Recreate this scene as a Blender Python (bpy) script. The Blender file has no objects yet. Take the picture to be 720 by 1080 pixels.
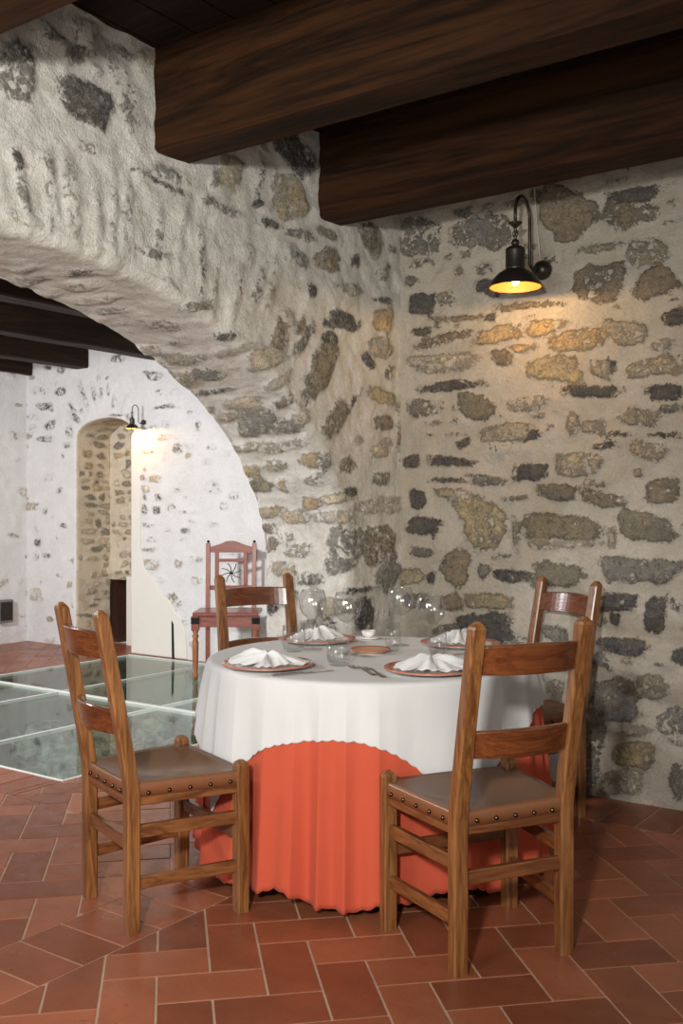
import bpy, bmesh, math, random
import numpy as np
from mathutils import Vector, Matrix
random.seed(7); rng = np.random.default_rng(7)
C = bpy.context.scene.collection
PI = math.pi
TH = math.radians(35.3); CT, ST = math.cos(TH), math.sin(TH)
CX, CY = .30, 5.13                      # the corner of the two walls, seen from the camera
HC, F = 1.28, 1060.0
def W(X, Y):                            # metres right / ahead of the camera -> room coordinates
    return (CT*(X-CX) - ST*(Y-CY), ST*(X-CX) + CT*(Y-CY))
CAMX, CAMY = W(0, 0)
def project(x, y, z):                   # room coordinates -> 720x1080 picture coordinates
    dx, dy = x-CAMX, y-CAMY
    X = CT*dx + ST*dy; Y = -ST*dx + CT*dy
    Y = np.maximum(Y, .05) if isinstance(Y, np.ndarray) else max(Y, .05)
    return 360 + F*X/Y, 540 - F*(z-HC)/Y, Y

# ------------------------------------------------------------------ scene setup
sc = bpy.context.scene
sc.view_settings.view_transform = 'Standard'; sc.view_settings.look = 'None'
sc.view_settings.gamma = 1; sc.view_settings.use_curve_mapping = False
sc.view_settings.exposure = 0.1
cam = bpy.data.cameras.new('camera'); camo = bpy.data.objects.new('camera', cam); C.objects.link(camo)
camo.location = (CAMX, CAMY, HC); camo.rotation_euler = (PI/2, 0, TH)
cam.sensor_width = 36; cam.lens = 36*F/1080; cam.clip_start = .05
sc.camera = camo

# ------------------------------------------------------------------ object helpers
def link(o, parent=None):
    C.objects.link(o)
    if parent: o.parent = parent
    return o
def tag(o, label=None, cat=None, group=None, kind=None):
    if label: o['label'] = label
    if cat: o['category'] = cat
    if group: o['group'] = group
    if kind: o['kind'] = kind
    return o
def empty(name, loc, rz, label, cat, group=None):
    o = bpy.data.objects.new(name, None); link(o)
    o.empty_display_size = .05
    o.location = loc; o.rotation_euler = (0, 0, rz)
    return tag(o, label, cat, group)
def build(name, bm, mat, parent=None, smooth=False, bevel=0, seg=2):
    me = bpy.data.meshes.new(name); bm.to_mesh(me); bm.free()
    if mat: me.materials.append(mat)
    if smooth: me.shade_smooth()
    o = link(bpy.data.objects.new(name, me), parent)
    if bevel:
        m = o.modifiers.new('bevel', 'BEVEL'); m.width = bevel; m.segments = seg; m.limit_method = 'ANGLE'; m.angle_limit = math.radians(40)
    return o
def copy_tree(o, parent=None):
    c = o.copy(); C.objects.link(c); c.parent = parent
    for ch in o.children: copy_tree(ch, c)
    return c
def box(bm, x0, x1, y0, y1, z0, z1):
    vs = [bm.verts.new(p) for p in ((x0,y0,z0),(x1,y0,z0),(x1,y1,z0),(x0,y1,z0),(x0,y0,z1),(x1,y0,z1),(x1,y1,z1),(x0,y1,z1))]
    for f in ((0,3,2,1),(4,5,6,7),(0,1,5,4),(1,2,6,5),(2,3,7,6),(3,0,4,7)): bm.faces.new([vs[i] for i in f])
def lathe(bm, prof, n=32, cx=0, cy=0, cz=0):       # prof: (r, z)
    rings = []
    for r, z in prof:
        if r < 1e-5: rings.append([bm.verts.new((cx, cy, cz+z))])
        else: rings.append([bm.verts.new((cx+r*math.cos(2*PI*i/n), cy+r*math.sin(2*PI*i/n), cz+z)) for i in range(n)])
    for a, b in zip(rings, rings[1:]):
        for i in range(n):
            j = (i+1) % n
            if len(a) == 1 and len(b) == 1: continue
            if len(a) == 1: bm.faces.new((a[0], b[j], b[i]))
            elif len(b) == 1: bm.faces.new((a[i], a[j], b[0]))
            else: bm.faces.new((a[i], a[j], b[j], b[i]))
def tube(bm, pts, r, n=8, closed=False):
    pts = [Vector(p) for p in pts]; rings = []
    up = Vector((.13, .21, .97)).normalized()
    m = len(pts)
    for i, p in enumerate(pts):
        if closed: t = (pts[(i+1) % m]-pts[i-1]).normalized()
        else: t = (pts[min(i+1, m-1)]-pts[max(i-1, 0)]).normalized()
        if abs(t.dot(up)) > .97: a = t.cross(Vector((1, .1, 0))).normalized()
        else: a = t.cross(up).normalized()
        if i and (a.dot(prev) < 0): a = -a
        if i:
            a = (prev - t*prev.dot(t)).normalized()
        prev = a; b = t.cross(a)
        rr = r[i] if isinstance(r, (list, tuple)) else r
        rings.append([bm.verts.new(p + a*rr*math.cos(2*PI*k/n) + b*rr*math.sin(2*PI*k/n)) for k in range(n)])
    rr_ = range(m) if closed else range(m-1)
    for i in rr_:
        A, B = rings[i], rings[(i+1) % m]
        for k in range(n): bm.faces.new((A[k], A[(k+1) % n], B[(k+1) % n], B[k]))
    if not closed:
        bm.faces.new(rings[0][::-1]); bm.faces.new(rings[-1])
def sphere(bm, c, r, n=12, sz=1.0):
    prof = [(r*math.sin(PI*i/n), -r*sz*math.cos(PI*i/n)) for i in range(n+1)]
    prof[0] = (0, prof[0][1]); prof[-1] = (0, prof[-1][1])
    lathe(bm, prof, n*2, *c)
def sweep_rect(bm, path, w, d, ch=.004):
    """square post with chamfered edges: path of (x,y,z, scale), section w (x) by d (y)"""
    rings = []
    for x, y, z, s in path:
        a, b = w/2*s, d/2*s; c = ch*s
        pts = [(-a+c,-b),(a-c,-b),(a,-b+c),(a,b-c),(a-c,b),(-a+c,b),(-a,b-c),(-a,-b+c)]
        rings.append([bm.verts.new((x+px, y+py, z)) for px, py in pts])
    for A, B in zip(rings, rings[1:]):
        for k in range(8): bm.faces.new((A[k], A[(k+1) % 8], B[(k+1) % 8], B[k]))
    bm.faces.new(rings[0][::-1]); bm.faces.new(rings[-1])
def grid_mesh(name, P, mat, parent=None, attrs=None, flip=False, wrap=False, smooth=True):
    """P: (nu, nv, 3)"""
    nu, nv = P.shape[:2]
    me = bpy.data.meshes.new(name)
    I = np.arange(nu*nv).reshape(nu, nv)
    if wrap: I = np.vstack([I, I[:1]])
    q = np.stack([I[:-1,:-1], I[1:,:-1], I[1:,1:], I[:-1,1:]], -1).reshape(-1, 4)
    if flip: q = q[:, ::-1]
    me.vertices.add(nu*nv); me.vertices.foreach_set('co', P.reshape(-1).astype(np.float32))
    me.loops.add(q.size); me.loops.foreach_set('vertex_index', q.reshape(-1).astype(np.int32))
    me.polygons.add(len(q)); me.polygons.foreach_set('loop_start', np.arange(0, q.size, 4, dtype=np.int32))
    me.polygons.foreach_set('loop_total', np.full(len(q), 4, dtype=np.int32))
    me.update(); me.validate()
    if smooth: me.shade_smooth()
    for k, v in (attrs or {}).items():
        if v.ndim == 3:
            a = me.attributes.new(k, 'FLOAT_COLOR', 'POINT')
            vv = np.concatenate([v.reshape(-1, 3), np.ones((nu*nv, 1))], 1)
            a.data.foreach_set('color', vv.reshape(-1).astype(np.float32))
        else:
            a = me.attributes.new(k, 'FLOAT', 'POINT'); a.data.foreach_set('value', v.reshape(-1).astype(np.float32))
    if mat: me.materials.append(mat)
    return link(bpy.data.objects.new(name, me), parent)

# ------------------------------------------------------------------ noise
def vnoise(p, seed=0):
    i = np.floor(p).astype(np.int64); f = p-i; f = f*f*(3-2*f)
    def h(ix, iy, iz):
        n = (ix*374761393 + iy*668265263 + iz*2147483647 + seed*974634777) & 0xffffffff
        n = ((n ^ (n >> 13))*1274126177) & 0xffffffff
        n = ((n ^ (n >> 16))*2246822519) & 0xffffffff
        return ((n ^ (n >> 15)) & 0xffffff)/float(0xffffff)
    r = 0
    for dx in (0, 1):
        for dy in (0, 1):
            for dz in (0, 1):
                w = (f[:,0] if dx else 1-f[:,0])*(f[:,1] if dy else 1-f[:,1])*(f[:,2] if dz else 1-f[:,2])
                r = r + w*h(i[:,0]+dx, i[:,1]+dy, i[:,2]+dz)
    return r*2-1
def fbm(p, sc_, oct_=4, seed=0):
    r = 0; a = 1; t = 0
    for k in range(oct_):
        r = r + a*vnoise(p*sc_ + 17.3*k, seed+k); t += a; a *= .5; sc_ *= 2.05
    return r/t

# ------------------------------------------------------------------ materials
class NT:
    def __init__(s, name):
        s.m = bpy.data.materials.new(name); s.m.use_nodes = True; s.t = s.m.node_tree; s.t.nodes.clear()
        s.out = s.n('ShaderNodeOutputMaterial')
    def n(s, ty, **kw):
        o = s.t.nodes.new(ty)
        for k, v in kw.items(): setattr(o, k, v)
        return o
    def set(s, sock, v):
        if isinstance(v, bpy.types.NodeSocket): s.t.links.new(v, sock)
        elif v is not None:
            if isinstance(v, tuple) and len(v) == 3 and sock.type == 'RGBA': v = v+(1,)
            sock.default_value = v
    def coord(s, kind='Object', scale=None, rot=None):
        c = s.n('ShaderNodeTexCoord').outputs[kind]
        if scale is None and rot is None: return c
        m = s.n('ShaderNodeMapping'); s.set(m.inputs[0], c)
        if scale: m.inputs['Scale'].default_value = scale
        if rot: m.inputs['Rotation'].default_value = rot
        return m.outputs[0]
    def noise(s, vec, scale, detail=4, rough=.6, dist=0):
        o = s.n('ShaderNodeTexNoise'); s.set(o.inputs['Vector'], vec); o.inputs['Scale'].default_value = scale
        o.inputs['Detail'].default_value = detail; o.inputs['Roughness'].default_value = rough; o.inputs['Distortion'].default_value = dist
        return o.outputs['Fac']
    def math(s, op, a, b=None, c=None, clamp=False):
        o = s.n('ShaderNodeMath', operation=op, use_clamp=clamp); s.set(o.inputs[0], a)
        if b is not None: s.set(o.inputs[1], b)
        if c is not None: s.set(o.inputs[2], c)
        return o.outputs[0]
    def ramp(s, v, a, b, c=0., d=1.):
        o = s.n('ShaderNodeMapRange', interpolation_type='SMOOTHSTEP'); s.set(o.inputs[0], v)
        for i, x in zip((1, 2, 3, 4), (a, b, c, d)): o.inputs[i].default_value = x
        return o.outputs[0]
    def mix(s, f, a, b, mode='MIX'):
        o = s.n('ShaderNodeMix', data_type='RGBA', blend_type=mode); s.set(o.inputs[0], f); s.set(o.inputs[6], a); s.set(o.inputs[7], b)
        return o.outputs[2]
    def bump(s, h, dist=.01, st=1, normal=None):
        o = s.n('ShaderNodeBump'); s.set(o.inputs['Height'], h); o.inputs['Distance'].default_value = dist; o.inputs['Strength'].default_value = st
        if normal is not None: s.set(o.inputs['Normal'], normal)
        return o.outputs[0]
    def attr(s, name, out='Fac'):
        return s.n('ShaderNodeAttribute', attribute_name=name).outputs[out]
    def pbr(s, col, rough=.6, normal=None, **kw):
        o = s.n('ShaderNodeBsdfPrincipled'); s.set(o.inputs['Base Color'], col); s.set(o.inputs['Roughness'], rough)
        if normal is not None: s.set(o.inputs['Normal'], normal)
        for k, v in kw.items(): s.set(o.inputs[k.replace('_', ' ')], v)
        s.t.links.new(o.outputs[0], s.out.inputs[0]); return s.m

def mat_rubble(name, mortar, mortar2, smear=.35, bumpd=.012, mortar3=None):
    t = NT(name); v = t.coord('Object')
    sdf = t.attr('stone'); tint = t.attr('tint', 'Color'); expo = t.attr('expo')
    n1 = t.noise(v, 95, 4, .75); n2 = t.noise(v, 22, 4, .65, .5); n3 = t.noise(v, 38, 6, .75, .6); n4 = t.noise(v, 8, 5, .65, .8); n5 = t.noise(v, 130, 4, .8)
    def grey(x):
        c = t.n('ShaderNodeCombineXYZ')
        for i in range(3): t.set(c.inputs[i], x)
        return c.outputs[0]
    e = t.math('ADD', sdf, t.math('MULTIPLY', t.math('SUBTRACT', n1, .5), .045))
    e = t.math('ADD', e, t.math('MULTIPLY', t.math('SUBTRACT', n2, .5), .045))
    mask = t.ramp(e, -.003, .008)
    # plaster smeared over the stone: how much depends on how far it was left bare
    cov = t.math('ADD', t.math('MULTIPLY', n3, .45), t.math('ADD', t.math('MULTIPLY', n4, .3), t.math('MULTIPLY', n2, .25)))
    thr = t.math('MULTIPLY_ADD', expo, .25, .385)
    d = t.math('SUBTRACT', cov, thr)
    cover = t.ramp(d, -.03, .05)
    mask = t.math('MULTIPLY', mask, t.math('SUBTRACT', 1., t.math('MULTIPLY', cover, smear)))
    fleck = t.ramp(t.math('ADD', t.math('MULTIPLY', n5, .5), t.math('MULTIPLY', n3, .5)), .52, .60)
    mask = t.math('MULTIPLY', mask, t.math('SUBTRACT', 1., t.math('MULTIPLY', fleck, .62)))
    st = t.mix(1., tint, grey(t.math('MULTIPLY', t.ramp(n3, .33, .67, .42, 1.5), t.ramp(n5, .3, .7, .7, 1.3))), 'MULTIPLY')
    warm = t.ramp(t.noise(v, 7, 4, .6), .42, .62)
    st = t.mix(t.math('MULTIPLY', warm, .45), st, t.mix(1., st, (1.6, 1.42, 1.1), 'MULTIPLY'))
    mo = t.mix(t.ramp(t.noise(v, 4.5, 6, .7), .35, .65), mortar, mortar2)
    if mortar3: mo = t.mix(t.math('MULTIPLY', t.ramp(t.noise(v, 7.5, 6, .7, 1.), .5, .66), .6), mo, mortar3)
    mo = t.mix(1., mo, grey(t.ramp(n1, .2, .8, .84, 1.1)), 'MULTIPLY')
    rim = t.math('MULTIPLY', t.ramp(e, -.014, -.002), t.math('SUBTRACT', 1., t.ramp(e, -.002, .010)))
    mo = t.mix(t.math('MULTIPLY', rim, t.math('MULTIPLY', expo, .2)), mo, t.mix(1., mo, (.5, .46, .42), 'MULTIPLY'))
    col = t.mix(mask, mo, st)
    h = t.math('ADD', t.math('MULTIPLY', n3, t.math('MULTIPLY_ADD', mask, .9, .35)), t.math('MULTIPLY', n4, .7))
    h = t.math('ADD', t.math('ADD', h, t.math('MULTIPLY', n1, .35)), t.math('MULTIPLY', mask, .35))
    return t.pbr(col, .88, t.bump(h, bumpd, .9), Specular_IOR_Level=.25)

def mat_wood(name, c1, c2, axis='Z', rough=.3, scale=1., coat=.3, bumpd=.002):
    t = NT(name); s = {'X': (1.2, 16, 16), 'Y': (16, 1.2, 16), 'Z': (16, 16, 1.2)}[axis]
    v = t.coord('Object', tuple(a*scale for a in s))
    oi = t.n('ShaderNodeObjectInfo').outputs['Random']
    vv = t.n('ShaderNodeVectorMath', operation='ADD'); t.set(vv.inputs[0], v)
    cm = t.n('ShaderNodeCombineXYZ'); 
    for i in range(3): t.set(cm.inputs[i], t.math('MULTIPLY', oi, 13.))
    t.set(vv.inputs[1], cm.outputs[0]); v = vv.outputs[0]
    n = t.noise(v, 2.2, 6, .65, 1.2); n2 = t.noise(v, 9, 4, .6)
    f = t.ramp(t.math('ADD', t.math('MULTIPLY', n, .7), t.math('MULTIPLY', n2, .3)), .35, .66)
    col = t.mix(f, c1, c2)
    return t.pbr(col, t.ramp(n2, .2, .8, rough*.8, rough*1.3), t.bump(n2, bumpd, .4), Coat_Weight=coat, Coat_Roughness=.25, Specular_IOR_Level=.5 if coat else .15)

def mat_plain(name, col, rough=.5, metal=0., noise=.12, nscale=30, bumpd=0., **kw):
    t = NT(name); v = t.coord('Object'); n = t.noise(v, nscale, 4, .6)
    c = t.mix(n, tuple(x*(1-noise) for x in col), tuple(min(1, x*(1+noise)) for x in col))
    nm = t.bump(n, bumpd, .5) if bumpd else None
    return t.pbr(c, rough, nm, Metallic=metal, **kw)

def mat_cloth(name, c, wave=900, sheen=.2):
    t = NT(name); v = t.coord('Object'); n = t.noise(v, 6, 4, .6); w = t.noise(v, 380, 2, .5)
    col = t.mix(n, tuple(x*.93 for x in c), tuple(min(1, x*1.05) for x in c))
    cr = t.noise(t.coord('Object', (1, 1, .5)), 9, 3, .5, .8)
    return t.pbr(col, .85, t.bump(t.math('ADD', t.math('MULTIPLY', w, .12), cr), .006, .35), Sheen_Weight=sheen*.25, Specular_IOR_Level=.15)

def mat_glass(name, col=(1, 1, 1), rough=0.02, top=.6, base=.04, pw=3.5):
    t = NT(name)
    g = t.n('ShaderNodeBsdfGlossy'); g.inputs['Roughness'].default_value = rough
    tr = t.n('ShaderNodeBsdfTransparent'); t.set(tr.inputs[0], col)
    lw = t.n('ShaderNodeLayerWeight'); lw.inputs[0].default_value = .5
    fac = t.math('MULTIPLY_ADD', t.math('POWER', lw.outputs['Facing'], pw), top, base)
    mx = t.n('ShaderNodeMixShader'); t.set(mx.inputs[0], fac); t.t.links.new(tr.outputs[0], mx.inputs[1]); t.t.links.new(g.outputs[0], mx.inputs[2])
    t.t.links.new(mx.outputs[0], t.out.inputs[0]); return t.m

def mat_crystal(name):
    t = NT(name)
    return t.pbr((1, 1, 1), .0, None, Transmission_Weight=1., IOR=1.45)

def mat_emit(name, col, st):
    t = NT(name); e = t.n('ShaderNodeEmission'); t.set(e.inputs[0], col); e.inputs[1].default_value = st
    t.t.links.new(e.outputs[0], t.out.inputs[0]); return t.m

M_right = mat_rubble('rubble_grey', (.445, .40, .33), (.54, .49, .41), 1., .024, (.50, .42, .31))
M_left = mat_rubble('rubble_limewashed', (.61, .59, .53), (.71, .69, .63), .97, .018, (.53, .49, .40))
M_far = mat_rubble('rubble_whitewashed', (.74, .73, .71), (.80, .79, .78), .95, .008)
M_niche = mat_rubble('rubble_buff_lampwarm', (.62, .545, .43), (.72, .64, .50), .9, .012, (.5, .38, .24))  # bare stone, with the lamp's warm light put into its colour
M_post = mat_wood('oak_upright', (.11, .036, .010), (.30, .13, .040), 'Z', .32)
M_rail = mat_wood('oak_crosswise', (.095, .028, .009), (.22, .08, .026), 'X', .3)
M_side = mat_wood('oak_lengthwise', (.10, .031, .009), (.25, .095, .030), 'Y', .32)
M_slat = mat_wood('oak_red_polish', (.085, .022, .007), (.19, .055, .016), 'X', .22, 1, .6)
M_beam = mat_wood('beam_timber', (.009, .004, .0016), (.045, .017, .0052), 'X', .7, .35, 0, .006)
M_beamY = mat_wood('beam_timber_far', (.012, .006, .004), (.035, .017, .009), 'Y', .6, .35, 0, .006)
M_ceil = mat_wood('ceiling_board', (.008, .005, .003), (.026, .013, .006), 'X', .65, .3, 0, .004)
M_maho = mat_wood('red_mahogany', (.20, .045, .03), (.33, .10, .065), 'Z', .3)
M_mahoX = mat_wood('red_mahogany_cross', (.19, .042, .03), (.31, .09, .06), 'X', .3)
M_maho_turn = mat_wood('amber_turned_wood', (.25, .08, .03), (.42, .16, .06), 'Z', .3)
M_leather = None
t = NT('brown_leather'); v = t.coord('Object'); n = t.noise(v, 5, 4, .6); n2 = t.noise(v, 120, 3, .6)
M_leather = t.pbr(t.mix(n, (.10, .042, .018), (.20, .10, .046)), t.ramp(n, .3, .7, .36, .5), t.bump(n2, .0015, .4), Coat_Weight=.1)
M_leather_edge = mat_plain('leather_edge', (.21, .085, .038), .3)
M_nail = mat_plain('dark_brass_nail', (.12, .08, .05), .25, 1.)
M_iron = mat_plain('aged_bronze', (.05, .042, .036), .38, .7, .3, 20)
M_shade_in = mat_plain('gilt_inside', (.22, .075, .010), .5, 0, .1)
M_bulb = mat_emit('lit_bulb', (1., .72, .34), 14)
M_bulb_far = mat_emit('lit_bulb_far', (1., .8, .5), 10)
M_white = mat_cloth('white_linen', (.64, .64, .635))
M_red = mat_cloth('coral_cloth', (.53, .090, .045))
M_nap = mat_cloth('napkin_linen', (.72, .72, .72))
M_china = mat_plain('white_china', (.90, .87, .84), .15, 0, .03, Coat_Weight=.4)
M_terra = mat_plain('coral_glaze', (.55, .16, .09), .2, 0, .15, 40, Coat_Weight=.4)
M_terra_in = mat_plain('tan_glaze', (.55, .33, .2), .25, 0, .1)
M_steel = mat_plain('cutlery_steel', (.55, .52, .48), .18, 1., .05)
M_crystal = mat_glass('clear_crystal', (.97, .975, .975), .03, .62, .07, 3.2)
M_wire = mat_plain('pale_cable', (.6, .57, .52), .5)
M_frame = mat_plain('white_steel_frame', (.78, .78, .74), .35, .0, .04)
M_glassfloor = mat_glass('green_floor_glass', (.76, .83, .79), .02, .55, .05, 3.5)
M_glassedge = mat_plain('green_glass_edge', (.25, .42, .36), .2)
M_box = mat_plain('grey_metal_box', (.25, .24, .23), .4, .6)
M_dark = mat_plain('black_void', (.01, .008, .007), .9)
M_cream = mat_plain('cream_plaster', (.80, .765, .69), .8, 0, .05, 8, .003)
M_darkwood = mat_wood('dark_door_wood', (.03, .012, .008), (.09, .03, .018), 'Z', .5)

# ------------------------------------------------------------------ rubble walls
EXPO = dict(D=.78, G=.5, B=.6, T=.5, Y=.62, W=.5, O=.65, P=.35, R=1., C=.6, K=1.3, V=.8)
TINT = {'D': (.15, .145, .14), 'G': (.32, .31, .28), 'B': (.36, .30, .225), 'T': (.64, .56, .43), 'Y': (.60, .51, .34),
        'W': (.78, .72, .62), 'O': (.68, .52, .31), 'P': (.52, .36, .28), 'R': (.42, .10, .07), 'C': (.78, .70, .55), 'K': (.02, .018, .016), 'V': (.30, .27, .205)}
# stones seen on each wall, plus a lamp shadow and a dark gap painted in: (x, y, half width, half height, tilt, tint) in picture units
R_ST = [(442,250,21,22,0,'G'),(508,245,32,17,-8,'G'),(434,297,8,5,0,'G'),(445,321,14,11,0,'D'),(470,316,9,9,-15,'T'),(513,303,12,8,10,'D'),(487,336,22,3,-5,'B'),  # the dark entry behind the lamp is its shadow, painted like a stone
(518,335,5,4,0,'D'),(560,322,26,3,-4,'B'),(600,226,30,27,0,'B'),(670,207,27,8,-6,'D'),(668,226,29,12,0,'B'),(683,268,22,15,-8,'T'),(630,298,26,18,0,'B'),(689,298,22,17,-20,'B'),
(635,262,22,4,-8,'T'),(712,335,11,8,-20,'D'),(446,350,10,4,-8,'D'),(468,357,26,5,-14,'B'),(527,353,24,8,-12,'O'),(467,384,34,10,-5,'W'),(533,378,13,10,0,'B'),
(475,407,34,5,-6,'D'),(505,430,24,13,5,'V'),(556,426,24,7,-8,'W'),(445,430,14,9,0,'G'),(535,456,25,10,-5,'T'),(563,458,7,5,0,'D'),(490,467,8,4,-20,'D'),
(476,487,21,5,3,'D'),(433,487,9,7,0,'D'),(576,345,24,8,-10,'O'),(611,358,31,11,-3,'O'),(660,352,20,13,0,'T'),(583,388,27,13,5,'Y'),(550,368,14,5,0,'O'),(636,389,12,9,15,'T'),(644,388,5,8,20,'D'),
(688,387,28,10,-10,'T'),(624,413,28,6,2,'D'),(700,414,21,9,-3,'D'),(604,446,8,12,0,'T'),(626,450,11,7,0,'T'),(676,440,21,10,12,'T'),(656,458,9,2,0,'D'),
(703,459,13,2,0,'D'),(640,470,10,3,-5,'D'),(684,476,19,10,15,'T'),(612,490,24,11,0,'T'),(473,506,14,2,0,'D'),(515,507,18,5,3,'G'),(560,497,17,9,-3,'D'),
(441,527,9,9,0,'D'),(470,520,10,5,0,'Y'),(488,523,12,6,0,'W'),(543,526,9,2,0,'B'),(447,555,20,10,4,'D'),(508,553,23,27,0,'Y'),(544,562,3,15,0,'T'),(443,582,13,6,5,'G'),
(482,597,15,19,0,'B'),(434,608,14,9,0,'Y'),(454,610,5,5,0,'D'),(510,602,6,8,0,'G'),(545,608,24,7,0,'D'),(515,634,25,8,0,'Y'),(440,634,15,9,0,'G'),
(476,636,12,9,0,'B'),(586,519,19,8,3,'V'),(638,527,21,8,8,'B'),(700,517,18,13,-5,'B'),(673,498,5,5,0,'Y'),(594,556,38,14,5,'V'),(605,574,24,4,-3,'W'),(568,572,12,6,0,'T'),
(680,556,31,14,16,'V'),(645,567,4,9,0,'T'),(587,606,29,13,0,'V'),(676,602,38,13,0,'G'),(652,635,18,9,0,'D'),(649,653,6,6,0,'D'),(655,682,27,9,3,'D'),(690,650,11,18,3,'D'),
(585,667,15,9,25,'G'),(717,692,9,8,10,'D'),(586,703,16,5,0,'D'),(687,724,18,14,0,'T'),(652,738,25,22,0,'G'),(622,795,14,45,5,'G'),(707,762,16,12,-15,'G'),
(668,796,24,13,5,'Y'),(585,735,10,20,0,'T'),(655,825,20,12,0,'W'),(715,825,10,20,0,'G'),(510,660,30,14,0,'D'),(470,670,20,12,0,'G'),(540,690,16,14,0,'G')]
L_ST = [(19,75,20,36,-5,'G'),(30,60,6,12,-15,'D'),(53,37,15,7,35,'G'),(80,56,13,11,20,'G'),(87,106,33,19,28,'D'),(132,95,11,44,-16,'G'),(128,55,15,5,28,'W'),(155,60,10,6,30,'T'),
(20,168,5,11,-20,'D'),(28,210,5,26,-10,'G'),(77,212,7,42,-7,'W'),(103,220,5,38,-4,'G'),(135,222,6,36,0,'W'),(95,157,12,5,28,'P'),(83,287,9,2,-8,'D'),(55,232,2,9,0,'D'),
(52,190,8,30,-8,'T'),(120,225,4,32,0,'T'),(177,184,21,8,20,'G'),(170,193,20,2,27,'D'),(241,184,13,18,10,'Y'),(226,190,6,9,30,'G'),(273,189,5,21,8,'D'),(272,215,5,4,0,'D'),(219,212,6,5,30,'G'),
(237,222,14,5,25,'G'),(284,237,11,4,20,'D'),(169,242,3,22,0,'G'),(191,245,3,25,5,'P'),(212,262,3,20,-3,'D'),(312,166,13,28,-38,'D'),(323,165,7,14,-35,'G'),(304,205,17,25,-20,'Y'),(300,222,10,4,40,'D'),
(343,275,13,12,0,'B'),(391,254,11,20,-18,'V'),(373,275,5,6,0,'D'),(310,270,14,8,30,'G'),(313,247,14,5,10,'G'),(345,247,11,5,20,'B'),(247,310,6,28,8,'P'),(213,290,2,20,0,'D'),(226,305,2,18,5,'Y'),
(271,305,5,22,10,'G'),(286,307,5,20,15,'W'),(238,354,11,4,0,'D'),(208,323,13,4,-5,'B'),(168,343,18,5,8,'T'),(184,362,9,2,8,'G'),(245,369,22,4,-12,'W'),(192,378,18,5,5,'T'),(220,394,17,6,0,'G'),
(190,401,18,10,0,'T'),(225,413,16,2,-8,'D'),(281,377,17,11,-10,'C'),(292,404,14,5,-28,'W'),(295,352,7,18,5,'B'),(303,337,8,11,10,'W'),(328,307,6,7,0,'D'),(369,306,13,7,5,'T'),(401,317,8,3,10,'D'),
(361,339,19,11,18,'D'),(403,338,10,12,0,'O'),(337,392,13,37,22,'V'),(347,358,8,9,-30,'D'),(387,380,5,9,-25,'D'),(321,357,5,17,30,'G'),(403,418,18,8,20,'Y'),(370,425,2,11,30,'D'),(316,345,4,10,30,'B'),
(265,472,35,5,-5,'T'),(260,497,14,7,0,'Y'),(292,491,12,6,0,'Y'),(275,512,13,7,0,'V'),(298,510,5,6,0,'O'),(280,541,20,6,-8,'Y'),(278,557,12,5,8,'B'),(287,573,6,7,0,'B'),(270,445,22,16,0,'G'),
(353,443,9,20,32,'V'),(403,445,11,9,-10,'B'),(422,460,3,13,5,'B'),(400,475,11,9,-10,'C'),(431,487,9,6,0,'D'),(367,491,8,8,-45,'B'),(402,505,9,7,0,'G'),(370,519,7,6,-35,'D'),(353,526,18,5,-10,'C'),
(327,531,10,7,0,'O'),(400,533,27,8,-5,'W'),(350,546,25,6,0,'W'),(364,580,20,23,5,'G'),(399,575,16,19,-15,'B'),(399,578,8,10,-15,'C'),(408,606,11,16,35,'G'),(380,622,15,3,-5,'D'),(327,484,10,7,0,'O'),(343,485,6,9,-20,'G'),
(332,505,10,6,0,'T'),(383,648,12,18,0,'D'),(357,640,22,9,0,'T'),(300,450,16,7,-10,'G'),(318,440,10,6,-25,'C'),(300,470,20,5,-12,'T'),(310,545,14,7,-5,'T'),(315,580,14,8,0,'T'),(300,600,14,8,0,'T'),
(325,610,14,7,0,'G'),(335,660,18,9,0,'G'),(305,630,12,7,0,'T'),(287,640,5,7,0,'D'),(400,366,14,12,0,'T'),(300,425,14,5,-25,'B'),(255,425,18,6,-8,'C'),(240,440,12,5,-5,'T'),(350,300,0.1,0.1,0,'T')]
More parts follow.
